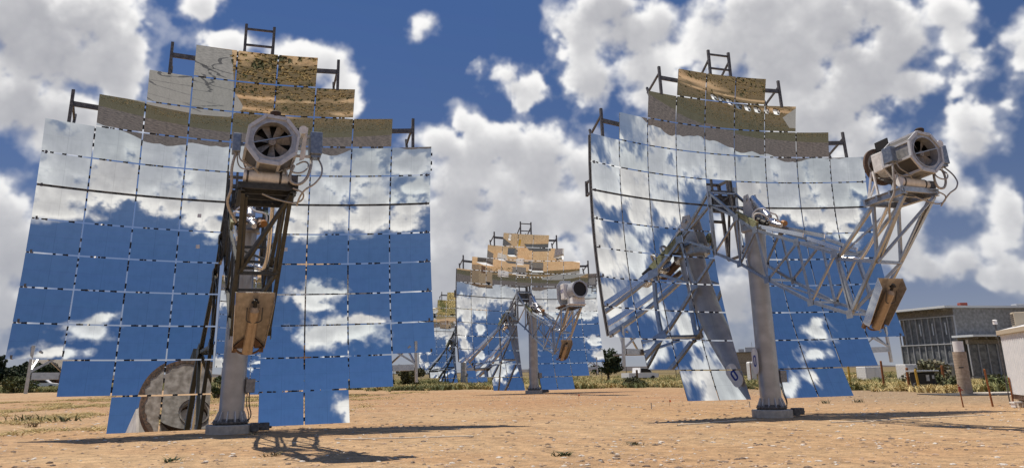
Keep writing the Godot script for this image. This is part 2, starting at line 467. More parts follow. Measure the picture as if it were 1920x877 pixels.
	for i in 46:
		var az := rng.randf_range(38.0, 84.0) if i % 2 == 0 else rng.randf_range(-168.0, -38.0)
		var el := rng.randf_range(2.0, 34.0) if i % 5 else rng.randf_range(34.0, 60.0)
		var w := rng.randf_range(3.0, 9.0) * (0.6 if el > 30.0 else 1.0)
		puff(az, el, w / cos(deg_to_rad(el)), w * rng.randf_range(0.35, 0.55), rng.randf_range(0.2, 0.8))


func sky_row(y: int) -> void:
	var row := PackedByteArray()
	row.resize(SW * 3)
	var el := (0.5 - (y + 0.5) / SH) * PI
	var deg := rad_to_deg(el)
	if deg < -1.0:
		for x in SW:
			row[x * 3] = 120; row[x * 3 + 1] = 110; row[x * 3 + 2] = 98
		sky_rows[y] = row
		return
	var ce := cos(el)
	var se := sin(el)
	var up := clampf(deg / 30.0, 0.0, 1.0)
	var step := 1 if deg < 50.0 else 4
	var last := Color()
	for x in SW:
		if x % step == 0:
			var az := (x + 0.5) / SW * TAU
			var dir := Vector3(sin(az) * ce, se, -cos(az) * ce)
			# clear air: deep blue aloft, pale and dusty low down, a little brighter away behind the camera
			var back := 0.5 - 0.5 * cos(az)
			var low := exp(-maxf(deg, 0.0) / 5.5)
			var mid := exp(-deg / 15.0)
			var air := Vector3(0.043, 0.100, 0.272).lerp(Vector3(0.066, 0.142, 0.335), back)
			air *= 0.78 + 0.32 * smoothstep(0.12, 0.62, dir.dot(to_sun))
			air = air.lerp(Vector3(0.13, 0.225, 0.44), mid * (0.75 - 0.35 * back))
			air = air.lerp(Vector3(0.375, 0.39, 0.415), low * 0.92)
			var i := y * SW + x
			var g := fine_mass[i]
			var c := air
			if g > -0.66:
				var p := dir * 100.0
				var e := n_edge.get_noise_3dv(p)
				var l := -n_lump.get_noise_3dv(p + Vector3(e, -e, e) * 0.9) - 0.62
				var dens := g + e * 0.82 + l * 0.66
				var veil := 0.30 * smoothstep(-0.30, 0.30, g + e * 1.15 + 0.12)
				if dens > -0.17 or veil > 0.004:
					var body := n_body.get_noise_3dv(p)
					var a := smoothstep(-0.17, 0.14 + 0.55 * clampf(body + 0.2, 0.0, 1.0), dens)
					a = a + veil * (1.0 - a)
					# sunlight from above and the left, dimmed by the cloud it crosses
					var tau := 0.0
					for k in 3:
						var s: float = [0.45, 1.1, 2.2][k]
						var q := p + Vector3(-0.40, 0.90, -0.15) * s
						var yy := maxi(0, y - int(s * 5.9))
						var xx := posmod(x - int(s * 2.6), SW)
						var dk := fine_mass[yy * SW + xx] + n_edge.get_noise_3dv(q) * 0.82 - (n_lump.get_noise_3dv(q) + 0.62) * 0.66
						tau += maxf(dk, 0.0) * [0.8, 1.0, 1.3][k]
					var gr := clampf(fine_shade[i] * (0.9 + body * 0.6), 0.0, 1.0)
					var lit := exp(-tau * (0.55 + 1.7 * gr)) * 0.78 + 0.35 + l * 0.24 + e * 0.08 - gr * 0.12
					var white := Vector3(1.0, 0.99, 0.975)
					var grey := Vector3(0.33, 0.335, 0.375)
					var cc := grey.lerp(white, clampf(lit, 0.0, 1.0))
					cc = cc.lerp(Vector3(0.42, 0.43, 0.46), clampf(low * 0.85, 0.0, 1.0))
					c = air.lerp(cc, a * (0.985 - 0.25 * low))
			last = Color(c.x, c.y, c.z).linear_to_srgb()
		row[x * 3] = int(clampf(last.r, 0.0, 1.0) * 255.0 + 0.5)
		row[x * 3 + 1] = int(clampf(last.g, 0.0, 1.0) * 255.0 + 0.5)
		row[x * 3 + 2] = int(clampf(last.b, 0.0, 1.0) * 255.0 + 0.5)
	sky_rows[y] = row


func make_sky() -> PanoramaSkyMaterial:
	cloud_layout()
	n_edge = noise(0.16, 6, 201)
	n_edge.fractal_gain = 0.54
	n_body = noise(0.09, 3, 205)
	n_lump = noise(0.34, 4, 207, FastNoiseLite.TYPE_CELLULAR)
	n_lump.cellular_distance_function = FastNoiseLite.DISTANCE_EUCLIDEAN
	n_lump.cellular_return_type = FastNoiseLite.RETURN_DISTANCE
	n_lump.fractal_gain = 0.56
	var a := Image.create_from_data(mass_w, mass_h, false, Image.FORMAT_RF, mass.to_byte_array())
	a.resize(SW, SH, Image.INTERPOLATE_CUBIC)
	fine_mass = a.get_data().to_float32_array()
	var b := Image.create_from_data(mass_w, mass_h, false, Image.FORMAT_RF, shade.to_byte_array())
	b.resize(SW, SH, Image.INTERPOLATE_CUBIC)
	fine_shade = b.get_data().to_float32_array()
	sky_rows.resize(SH)
	var job := WorkerThreadPool.add_group_task(sky_row, SH)
	WorkerThreadPool.wait_for_group_task_completion(job)
	var all := PackedByteArray()
	for y in SH: all.append_array(sky_rows[y])
	sky_rows.clear()
	fine_mass.clear()
	fine_shade.clear()
	var m := PanoramaSkyMaterial.new()
	m.panorama = ImageTexture.create_from_image(Image.create_from_data(SW, SH, false, Image.FORMAT_RGB8, all))
	return m


func view_and_light() -> void:
	var cam := Camera3D.new()
	cam.name = "camera"
	add_child(cam)
	# a wide lens shifted so that the upright crop keeps the foot of its picture
	cam.projection = Camera3D.PROJECTION_FRUSTUM
	cam.keep_aspect = Camera3D.KEEP_HEIGHT
	cam.near = 0.1
	cam.far = 20000.0
	cam.size = 2.0 * 0.1 * 438.5 / 1520.9
	cam.frustum_offset = Vector2(0.0, -0.1 * (438.5 - 237.2) / 1520.9)
	var f := Vector3(0, sin(0.294), -cos(0.294))
	var r0 := Vector3(1, 0, 0)
	var u0 := r0.cross(f)
	var roll := -0.0153
	var r := r0 * cos(roll) + u0 * sin(roll)
	cam.transform = Transform3D(Basis(r, r0 * -sin(roll) + u0 * cos(roll), -f), Vector3(0, 1.433, 0))
	cam.make_current()

	var env := Environment.new()
	env.background_mode = Environment.BG_SKY
	env.sky = Sky.new()
	env.sky.sky_material = make_sky()
	env.tonemap_mode = Environment.TONE_MAPPER_LINEAR
	env.tonemap_exposure = 1.0
	env.sdfgi_enabled = true
	env.ssao_enabled = true
	env.ssil_enabled = true
	var w := WorldEnvironment.new()
	w.name = "world_environment"
	w.environment = env
	add_child(w)

	var sun := DirectionalLight3D.new()
	sun.name = "sun"
	sun.light_energy = 1.6
	sun.light_color = Color(1.0, 0.955, 0.89)
	sun.light_angular_distance = 0.5
	sun.shadow_enabled = true
	add_child(sun)
	sun.look_at_from_position(to_sun * 50.0, Vector3.ZERO, Vector3(0, 0, -1))


# ---------------------------------------------------------------- solar dish
# The dish's own frame: x right, y up, z along the axis towards the focus, origin at the vertex row of the mirror.
const FOCAL := 7.609
const VY := 0.414
const PITCH_X := 1.241
const PITCH_Y := 0.934
const FW := 1.201
const FH := 0.894


func bowl(x: float, y: float) -> Vector3:
	return Vector3(x, y, (x * x + (y - VY) * (y - VY)) / (4.0 * FOCAL))


func bowl_normal(x: float, y: float) -> Vector3:
	return Vector3(-x / (2.0 * FOCAL), -(y - VY) / (2.0 * FOCAL), 1.0).normalized()


func has_facet(c: int, row: int) -> bool:
	var k := absi(c)
	if k == 4: return row >= 4 and row <= 10
	if k == 3: return row >= 3 and row <= 11
	if k == 2: return row >= 2 and row <= 12
	if k == 1: return row >= 1 and row <= 12
	return row <= 4


func facet_mesh(c: int, row: int) -> ArrayMesh:
	var b := MB.new()
	var k := 8
	var x0 := c * PITCH_X
	var y0 := (7 - row) * PITCH_Y
	var h := FH
	if row == 5:
		y0 += 0.007
		h -= 0.014
	elif row == 6:
		y0 -= 0.005
		h -= 0.010
	var tx := rng.randf_range(-1, 1) * 0.0019
	var ty := rng.randf_range(-1, 1) * 0.0019
	var f := func(i: int, j: int) -> Array:
		var x := x0 + (float(i) / k - 0.5) * FW
		var y := y0 + (float(j) / k - 0.5) * h
		var p := bowl(x, y)
		p.z += (x - x0) * tx + (y - y0) * ty
		var n := (bowl_normal(x, y) + Vector3(-tx, -ty, 0)).normalized()
		return [p, n, Vector2(float(i) / k, 1.0 - float(j) / k)]
	for i in k:
		for j in k:
			var q := [f.call(i, j + 1), f.call(i + 1, j + 1), f.call(i + 1, j), f.call(i, j)]
			for m in [0, 1, 2, 0, 2, 3]:
				b.v.append(q[m][0]); b.n.append(q[m][1]); b.t.append(q[m][2]); b.c.append(Color.WHITE)
	return b.done()


func facet_back_mesh(c: int, row: int) -> ArrayMesh:
	var b := MB.new()
	var x0 := c * PITCH_X
	var y0 := (7 - row) * PITCH_Y
	var q := []
	for d in [[-1, 1], [1, 1], [1, -1], [-1, -1]]:
		q.append(bowl(x0 + d[0] * (FW * 0.5 + 0.001), y0 + d[1] * (FH * 0.5 - 0.012)) + Vector3(0, 0, -0.026))
	var z := Vector3(0, 0, -0.012)
	b.quad(q[1] + z, q[0] + z, q[3] + z, q[2] + z)
	b.quad(q[0], q[1], q[2], q[3])
	for i in 4:
		var j := (i + 1) % 4
		b.quad(q[j], q[i], q[i] + z, q[j] + z)
	return b.done()


# node pairs of the boom: half width, height, distance along the axis
var NODE := {
	"U0": Vector3(0.55, 1.86, 0.10), "V0": Vector3(0.55, 1.38, 0.10), "L0": Vector3(0.52, -0.26, -0.06), "U1": Vector3(0.52, 0.60, 1.47), "L1": Vector3(0.50, -0.90, 1.26),
	"U2": Vector3(0.48, -0.02, 2.30), "L2": Vector3(0.46, -1.65, 2.50), "U3": Vector3(0.44, -0.83, 4.12), "L3": Vector3(0.42, -2.62, 4.27),
	"U4": Vector3(0.40, -1.485, 5.56), "L4": Vector3(0.40, -3.17, 5.73), "B1": Vector3(0.36, -1.63, 5.56), "B2": Vector3(0.395, -2.015, 7.03),
	"T1": Vector3(0.42, -0.56, 7.32), "T2": Vector3(0.483, -0.60, 8.46),
}


func nd(k: String, s: float) -> Vector3:
	var p: Vector3 = NODE[k]
	return Vector3(p.x * s, p.y, p.z)


func keep(called: String, make: Callable) -> ArrayMesh:
	if not shared.has(called): shared[called] = make.call()
	return shared[called]


func one_bar(a: Vector3, e: Vector3, w: float, h := 0.0, up := Vector3(0, 1, 0)) -> ArrayMesh:
	return keep("bar%s%s%.3f%.3f" % [a, e, w, h], func():
		var b := MB.new()
		b.bar(a, e, w, h, up)
		return b.done())


func mirrors(root: Node3D, D: Transform3D) -> void:
	for row in range(1, 13):
		for c in range(-4, 5):
			if not has_facet(c, row): continue
			var f := part("mirror_facet", keep("facet %d %d" % [c, row], facet_mesh.bind(c, row)), M["mirror%d" % (absi(c * 7 + row * 3 + (c * row) % 5) % 4)], root, D)
			part("facet_backing", keep("backing %d %d" % [c, row], facet_back_mesh.bind(c, row)), M.mirror_back, f)


func stickers(root: Node3D, D: Transform3D) -> void:
	# small square alignment targets stuck on three facets
	for p in [Vector2(-1.332, 0.941), Vector2(-1.301, 0.003), Vector2(1.23, -0.005)]:
		var b := MB.new()
		b.box(bowl(p.x, p.y) + Vector3(0, 0, 0.004), Vector3(0.11, 0.11, 0.004))
		part("sticker", b, M.plate_white, root, D)


func back_frame(root: Node3D, D: Transform3D) -> void:
	# ribs that follow the bowl, purlins, brackets for the corners that carry no facet
	var hub := part("rear_frame", keep("rear hub", func():
		var b := MB.new()
		for s in [-1.0, 1.0]:
			b.bar(Vector3(s * 0.62, -0.3, -0.22), Vector3(s * 0.62, 2.55, -0.26), 0.10, 0.14)
			b.bar(Vector3(s * 0.62, 2.5, -0.95), Vector3(s * 0.62, -0.3, -0.95), 0.10)
			b.bar(Vector3(s * 0.62, 2.5, -0.95), Vector3(s * 0.62, 2.5, -0.2), 0.08)
			b.bar(Vector3(s * 0.62, -0.3, -0.95), Vector3(s * 0.62, -0.3, -0.2), 0.08)
			b.bar(Vector3(s * 0.62, -0.3, -0.95), Vector3(s * 0.62, 2.5, -0.25), 0.07)
		for y in [2.5, 1.1]:
			b.bar(Vector3(-0.62, y, -0.95), Vector3(0.62, y, -0.95), 0.09)
		return b.done()), M.steel_dark, root, D)
	for s in [-1.0, 1.0]:
		for rib in [[1.5, -4.9, 5.4], [2.5, -4.6, 4.9], [3.5, -3.7, 3.7]]:
			var x: float = s * (rib[0] * PITCH_X - 0.3)
			part("rib", keep("rib %f" % x, func():
				var b := MB.new()
				var y: float = rib[1]
				var k := 10
				for i in k:
					var ya: float = lerpf(rib[1], rib[2], float(i) / k)
					var yb: float = lerpf(rib[1], rib[2], float(i + 1) / k)
					var pa := bowl(x, ya) + Vector3(0, 0, -0.13)
					var pb := bowl(x, yb) + Vector3(0, 0, -0.13)
					b.bar(pa, pb, 0.06, 0.10)
					var qa := bowl(x * 0.97, ya) + Vector3(0, 0, -0.75 + 0.5 * absf(ya) / 5.5)
					var qb := bowl(x * 0.97, yb) + Vector3(0, 0, -0.75 + 0.5 * absf(yb) / 5.5)
					b.bar(qa, qb, 0.06)
					b.bar(pa, qb, 0.04)
				return b.done()), M.steel_dark, hub)
		part("rim_rail", keep("rim %f" % s, func():
			var b := MB.new()
			var x: float = s * 4.47 * PITCH_X
			for i in 7:
				var ya := lerpf(-3.2, 3.25, i / 7.0)
				var yb := lerpf(-3.2, 3.25, (i + 1) / 7.0)
				b.bar(bowl(x, ya) + Vector3(0, 0, -0.17), bowl(x, yb) + Vector3(0, 0, -0.17), 0.055, 0.08)
				b.bar(bowl(x, ya) + Vector3(-s * 0.1, 0, -0.02), bowl(x, ya) + Vector3(-s * 0.1, 0, -0.22), 0.05, 0.09)
			for y in [1.35, 1.75]:
				b.bar(bowl(x, y) + Vector3(0, 0, -0.15), bowl(x, y) + Vector3(0, 0, -0.46), 0.06, 0.07)
			b.bar(bowl(x, 1.3) + Vector3(0, 0, -0.46), bowl(x, 1.8) + Vector3(0, 0, -0.46), 0.08, 0.08)
			return b.done()), M.steel_dark, hub)
	for y in [1.405, 0.0, -2.8, 2.95]:
		for s in [-1.0, 1.0]:
			part("purlin", keep("purlin %f %f" % [y, s], func():
				var b := MB.new()
				var xs := [0.62, 1.9, 3.1, 4.3, 5.5]
				for i in 4:
					b.bar(bowl(s * xs[i], y) + Vector3(0, 0, -0.09), bowl(s * xs[i + 1], y) + Vector3(0, 0, -0.09), 0.06, 0.085)
				return b.done()), M.steel_dark, hub)
	# corner brackets
	for s in [-1.0, 1.0]:
		for br in [[4, 3.74, 1.0, 1], [2, 5.62, 1.0, 1], [4, -3.66, 1.0, -1]]:
			var xc: float = s * (br[0] * PITCH_X + 0.05)
			var up: int = br[3]
			part("corner_bracket", keep("bracket %f %d %f" % [s, br[0], br[1]], func():
				var b := MB.new()
				var p := bowl(xc, br[1]) + Vector3(0, 0, -0.16)
				var inner: float = s * ((br[0] - 1) * PITCH_X + 0.40)
				if up > 0:
					b.bar(p + Vector3(0, -0.55, -0.02), p + Vector3(0, 0.52, 0.02), 0.085, 0.085)
					b.bar(p + Vector3(0, 0.10, 0), Vector3(inner, br[1] + 0.10, bowl(inner, br[1]).z - 0.14), 0.05, 0.15)
					b.bar(p + Vector3(0, 0.28, 0), p + Vector3(0, -0.1, -0.95), 0.06)
					b.bar(p + Vector3(0, 0.12, -0.95), p + Vector3(0, -0.9, -0.62), 0.07)
				else:
					b.bar(p + Vector3(0, 0.75, 0.02), p + Vector3(s * 0.03, -0.42, -0.04), 0.075, 0.085)
					b.bar(p + Vector3(-s * 0.05, 0.0, 0.02), Vector3(inner, br[1], bowl(inner, br[1]).z - 0.12), 0.05, 0.17)
					b.bar(p + Vector3(0, 0.10, 0), Vector3(s * (3.5 * PITCH_X), br[1] + 0.55, bowl(3.5 * PITCH_X, br[1]).z - 0.2), 0.055)
					b.bar(p + Vector3(-s * 0.15, 0.62, -0.02), p + Vector3(-s * 0.75, 0.05, -0.5), 0.045)
					b.bar(p + Vector3(0, 0.1, -0.02), p + Vector3(-s * 0.2, 0.8, -0.7), 0.05)
					b.bar(p + Vector3(0, -0.02, -0.75), p + Vector3(-s * 1.1, -0.02, -0.72), 0.05)
				return b.done()), M.steel if up < 0 else M.steel_dark, hub)
	part("top_bracket", keep("top bracket", func():
		var b := MB.new()
		var z := bowl(0, 6.3).z - 0.16
		for x in [-0.42, 0.44]:
			b.bar(Vector3(x, 5.95, z - 0.02), Vector3(x, 7.02, z + 0.05), 0.085, 0.085)
		for y in [6.32, 6.88]:
			b.bar(Vector3(-0.42, y, z), Vector3(0.44, y, z + 0.01), 0.06)
		for x in [-0.42, 0.44]:
			b.bar(Vector3(x, 6.65, z), Vector3(x, 6.0, z - 1.1), 0.06)
			b.bar(Vector3(x, 6.4, z - 1.1), Vector3(x, 5.5, z - 0.7), 0.07)
		return b.done()), M.steel_dark, hub)
	# clips that hold neighbouring facets, seen in the gaps
	var clips := part("facet_clips", keep("clips", func():
		var b := MB.new()
		rng.seed = 9
		for row in range(1, 13):
			for c in range(-4, 5):
				if not has_facet(c, row): continue
				if has_facet(c, row + 1):
					var y := (6.5 - row) * PITCH_Y
					for d in [-0.34, 0.0, 0.30]:
						if rng.randf() < 0.25: continue
						var p := bowl(c * PITCH_X + d + rng.randf_range(-0.06, 0.06), y)
						b.box(p + Vector3(0, 0, -0.014), Vector3(rng.randf_range(0.07, 0.17), 0.05, 0.016))
				if has_facet(c + 1, row):
					var x := (c + 0.5) * PITCH_X
					for d in [-0.30, -0.08, 0.2, 0.36]:
						if rng.randf() < 0.25: continue
						var p := bowl(x, (7 - row) * PITCH_Y + d)
						b.box(p + Vector3(0, 0, -0.014), Vector3(0.05, rng.randf_range(0.06, 0.15), 0.016))
		return b.done()), M.black, hub)
	clips.set_meta("kind", "stuff")


func boom(root: Node3D, D: Transform3D, light: Material) -> void:
	var main := part("boom", keep("boom chords", func():
		var b := MB.new()
		for s in [-1.0, 1.0]:
			for pair in [["U0", "U1"], ["V0", "U1"], ["U1", "U2"], ["U2", "U3"], ["U3", "U4"], ["L0", "L1"], ["L1", "L2"], ["L2", "L3"], ["L3", "L4"]]:
				b.bar(nd(pair[0], s), nd(pair[1], s), 0.075, 0.082 if pair[0] != "V0" else 0.07)
			b.bar(nd("U0", s) + Vector3(0, 0.25, -0.02), nd("L0", s), 0.10)
			for k in ["U1", "U2", "U3", "U4", "L0", "L1", "L2", "L3", "L4"]:
				b.box(nd(k, s) + Vector3(s * 0.05, 0, 0), Vector3(0.012, 0.22, 0.24))
		return b.done()), light, root, D)
	for s in [-1.0, 1.0]:
		for pair in [["U1", "L0"], ["U1", "L1"], ["U2", "L1"], ["U2", "L2"], ["U3", "L2"], ["U3", "L3"], ["U4", "L3"], ["U4", "L4"]]:
			part("strut", one_bar(nd(pair[0], s), nd(pair[1], s), 0.058), light, main)
		part("strut", one_bar(nd("B1", s), nd("L4", s) + Vector3(-s * 0.03, 0.05, 0.12), 0.09), light, main)
	for k in ["U0", "V0", "U3", "U4", "L2", "L3", "L4", "B1"]:
		part("cross_strut", one_bar(nd(k, -1), nd(k, 1), 0.06), light, main)
	part("cross_strut", one_bar(nd("L2", -1), nd("L3", 1), 0.05), light, main)
	part("cross_strut", one_bar(nd("U3", -1), nd("U4", 1), 0.05), light, main)
	# rails lying on the top chords ahead of the drive
	for s in [-1.0, 1.0]:
		part("top_rail", one_bar(nd("U2", s) + Vector3(-s * 0.06, 0.10, 0.1), nd("U3", s) + Vector3(-s * 0.05, 0.16, 0.25), 0.035, 0.12), M.bright, main)
		part("top_rail", one_bar(nd("U3", s) + Vector3(-s * 0.10, 0.05, 0.35), nd("U4", s) + Vector3(-s * 0.10, 0.12, 0.1), 0.035, 0.10), M.bright, main)


func stand(root: Node3D, D: Transform3D, light: Material) -> void:
	var main := part("receiver_stand", keep("stand legs", func():
		var b := MB.new()
		for s in [-1.0, 1.0]:
			b.bar(nd("L4", s), nd("T2", s), 0.083)
			b.bar(nd("B1", s), nd("T1", s), 0.083)
		return b.done()), light, root, D)
	for s in [-1.0, 1.0]:
		part("strut", one_bar(nd("T1", s), nd("B2", s), 0.075), light, main)
		part("strut", one_bar(nd("B1", s), nd("B2", s), 0.075), light, main)
		part("strut", one_bar(nd("T2", s) + Vector3(-s * 0.08, -0.05, -0.12), nd("B2", s) + Vector3(-s * 0.06, 0, 0), 0.05), light, main)
	part("strut", one_bar(nd("B1", -1), nd("T1", 1) + Vector3(0, 0.0, -0.3), 0.05), light, main)
	part("strut", one_bar(nd("T2", 1), nd("B2", -1), 0.07), light, main)
	part("strut", one_bar(nd("B2", 1), nd("L4", -1), 0.07), light, main)
	for k in ["B2", "T1"]:
		part("cross_strut", one_bar(nd(k, -1), nd(k, 1), 0.07), light, main)
	part("conduit", keep("conduit", func():
		var b := MB.new()
		b.tube(spline([nd("U4", 1) + Vector3(-0.5, 0.05, -0.5), nd("B1", 1) + Vector3(-0.3, 0.0, 0.15), nd("B1", 1) + Vector3(-0.12, 0.1, 0.45), nd("T1", 1) + Vector3(-0.2, 0.1, -0.1)]), 0.05)
		return b.done()), M.bright, main)
	# platform of two I-beams joined by channels
	for s in [-1.0, 1.0]:
		part("platform_beam", keep("beam %f" % s, func():
			var b := MB.new()
			var a := Vector3(s * 0.50, -0.47, 7.12)
			var e := Vector3(s * 0.52, -0.50, 8.55)
			b.bar(a, e, 0.02, 0.15)
			b.bar(a + Vector3(0, 0.08, 0), e + Vector3(0, 0.08, 0), 0.14, 0.018)
			b.bar(a - Vector3(0, 0.08, 0), e - Vector3(0, 0.08, 0), 0.14, 0.018)
			return b.done()), light, main)
	for z in [7.2, 7.65, 8.1, 8.5]:
		part("platform_channel", one_bar(Vector3(-0.60, -0.455, z), Vector3(0.62, -0.47, z), 0.06, 0.13), light, main)


func gas_tray(root: Node3D, D: Transform3D) -> void:
	# tray plate that hangs ahead of the legs and carries a gas bottle
	var down := Vector3(0, -1.05, -0.90).normalized()
	var out := Vector3(0, -0.90, 1.05).normalized()
	var o := Vector3(-0.03, -2.42, 6.98)
	var b3 := Basis(Vector3(1, 0, 0), -down, out)
	var t := part("bottle_tray", keep("tray", func():
		var b := MB.new()
		b.prism(PackedVector2Array([Vector2(-0.41, 0.0), Vector2(-0.36, -1.38), Vector2(0.30, -1.38), Vector2(0.42, 0.0)]), o, b3, 0.012)
		return b.done()), M.tray, root, D)
	part("side_flange", keep("flange l", func():
		var b := MB.new()
		b.prism(PackedVector2Array([Vector2(0.0, 0.0), Vector2(0.0, -1.38), Vector2(0.24, -1.32), Vector2(0.24, -0.17)]), o + Vector3(-0.41, 0, 0), Basis(out, (-down + Vector3(-0.035, 0, 0)).normalized(), Vector3(1, 0, 0)), 0.01)
		return b.done()), M.flange, t)
	part("side_flange", keep("flange r", func():
		var b := MB.new()
		b.prism(PackedVector2Array([Vector2(0.0, 0.0), Vector2(0.0, -1.38), Vector2(0.20, -1.32), Vector2(0.24, -0.17)]), o + Vector3(0.42, 0, 0), Basis(out, (-down + Vector3(0.085, 0, 0)).normalized(), Vector3(1, 0, 0)), 0.01)
		return b.done()), M.tray, t)
	var a := o + down * 0.36 + out * 0.15 + Vector3(0.02, 0, 0)
	var e := o + down * 1.42 + out * 0.16 + Vector3(-0.04, 0, 0)
	var g := part("gas_bottle", keep("bottle", func():
		var b := MB.new()
		b.frustum(a, e, 0.115, 0.115, 22)
		b.frustum(a - down * 0.09, a, 0.05, 0.115, 22)
		return b.done()), M.bottle, t)
	part("valve", keep("valve", func():
		var b := MB.new()
		b.frustum(a - down * 0.20, a - down * 0.09, 0.035, 0.04, 10)
		b.box(a - down * 0.2, Vector3(0.16, 0.05, 0.06))
		b.frustum(a - down * 0.27, a - down * 0.2, 0.05, 0.05, 10)
		return b.done()), M.black, g)
	part("guard_hoop", keep("guard", func():
		var b := MB.new()
		var pts := []
		for i in 13:
			var p := PI * i / 12.0
			pts.append(a + Vector3(cos(p) * 0.16, 0, 0) + down * (0.16 + sin(p) * 0.09) + out * 0.10)
		pts.push_front(pts[0] - down * 0.24 - out * 0.08)
		pts.append(pts[-1] - down * 0.24 - out * 0.08)
		b.tube(pts, 0.014)
		return b.done()), M.wire, g)
	part("cradle", keep("cradle", func():
		var b := MB.new()
		for s in [-1.0, 1.0]:
			var k := PackedVector2Array([Vector2(0.10, -1.13), Vector2(0.10, -1.38), Vector2(0.29, -1.38), Vector2(0.26, -1.30)])
			if s < 0:
				k = PackedVector2Array([Vector2(-0.13, -1.13), Vector2(-0.30, -1.30), Vector2(-0.33, -1.38), Vector2(-0.13, -1.38)])
			b.prism(k, o + out * 0.02, b3, 0.06)
			b.box(o + down * 1.42 + out * 0.04 + Vector3(s * 0.29 - 0.03, 0, 0), Vector3(0.09, 0.14, 0.08), b3)
		var pts := []
		for i in 13:
			var p := PI * i / 12.0
			pts.append(o + Vector3(-0.03 + cos(p) * 0.26, 0, 0) + down * (1.34 + sin(p) * 0.16) + out * 0.12)
		b.tube(pts, 0.025)
		return b.done()), M.brown_steel, t)


func drive(root: Node3D, D: Transform3D) -> void:
	var h := part("drive_housing", keep("drive", func():
		var b := MB.new()
		b.cbox(Vector3(0, 0.30, 1.62), Vector3(0.62, 0.36, 0.66), 0.03)
		b.frustum(Vector3(-0.5, 0.42, 1.7), Vector3(0.5, 0.42, 1.7), 0.13, 0.13, 16)
		return b.done()), M.steel, root, D)
	for s in [-1.0, 1.0]:
		part("side_beam", one_bar(nd("U1", s) + Vector3(-s * 0.03, 0.13, -0.05), nd("U2", s) + Vector3(-s * 0.03, 0.15, 0.05), 0.10, 0.22), M.olive, h)
		part("motor", keep("motor %f" % s, func():
			var b := MB.new()
			b.frustum(Vector3(s * 0.28, 0.33, 2.25), Vector3(s * 0.28, 0.12, 2.62), 0.10, 0.09, 14)
			b.frustum(Vector3(s * 0.28, 0.12, 2.62), Vector3(s * 0.28, 0.07, 2.7), 0.05, 0.05, 12)
			b.box(Vector3(s * 0.33, 0.38, 2.05), Vector3(0.18, 0.14, 0.22))
			return b.done()), M.black if s < 0 else M.brown_steel, h)
	part("end_cap", keep("amber", func():
		var b := MB.new()
		b.frustum(Vector3(0.36, 0.18, 2.62), Vector3(0.36, 0.12, 2.74), 0.09, 0.09, 14)
		return b.done()), M.amber, h)
	part("end_cap", keep("amber 2", func():
		var b := MB.new()
		b.cbox(Vector3(-0.42, 0.22, 2.30), Vector3(0.05, 0.16, 0.13), 0.01)
		return b.done()), M.amber, h)
	for x in [-0.13, 0.17]:
		part("actuator_plate", keep("fin %f" % x, func():
			var b := MB.new()
			b.prism(PackedVector2Array([Vector2(-0.40, 0.35), Vector2(0.34, 0.35), Vector2(0.12, 1.36), Vector2(-0.12, 1.36)]), Vector3(x, 0, 1.6), Basis(Vector3(0, 0, 1), Vector3(0, 1, 0), Vector3(-1, 0, 0)), 0.03)
			return b.done()), M.galv, h)
	part("actuator_pin", keep("pin", func():
		var b := MB.new()
		b.frustum(Vector3(-0.2, 1.2, 1.62), Vector3(0.22, 1.2, 1.62), 0.05, 0.05, 12)
		return b.done()), M.steel, h)
	part("foil_sleeve", keep("sleeve", func():
		var b := MB.new()
		b.frustum(Vector3(0.0, 1.24, 1.74), Vector3(0.0, 0.40, 2.42), 0.10, 0.125, 18)
		b.frustum(Vector3(0.05, 0.20, 2.45), Vector3(0.1, 0.02, 2.85), 0.12, 0.07, 14)
		b.frustum(Vector3(-0.02, 0.28, 2.40), Vector3(0.10, 0.22, 2.55), 0.13, 0.10, 14)
		return b.done()), M.foil, h)
	part("white_hose", keep("white hose", func():
		var b := MB.new()
		b.tube(spline([Vector3(-0.40, 0.30, 2.1), Vector3(-0.36, 0.62, 2.2), Vector3(-0.10, 0.70, 2.3), Vector3(0.15, 0.55, 2.4), Vector3(0.42, 0.5, 2.3), Vector3(0.44, 0.25, 2.3)]), 0.028)
		b.tube(spline([Vector3(-0.42, 0.25, 2.2), Vector3(-0.44, 0.5, 2.35), Vector3(-0.2, 0.42, 2.5), Vector3(0.0, 0.2, 2.5)]), 0.024)
		return b.done()), M.white, h)
	part("slot_box", keep("slot box", func():
		var b := MB.new()
		b.box(Vector3(0, 1.55, -0.18), Vector3(0.92, 0.62, 0.05))
		b.box(Vector3(0, 1.95, -0.05), Vector3(1.05, 0.10, 0.10))
		b.box(Vector3(0, 1.22, -0.05), Vector3(1.05, 0.07, 0.10))
		for x in [-0.33, 0.33]:
			b.bar(Vector3(x, 1.2, -0.02), Vector3(x, 2.9, 0.0), 0.07)
		b.bar(Vector3(-0.5, 1.25, 0.0), Vector3(0.5, 1.92, 0.0), 0.05)
		return b.done()), M.steel_dark, h)


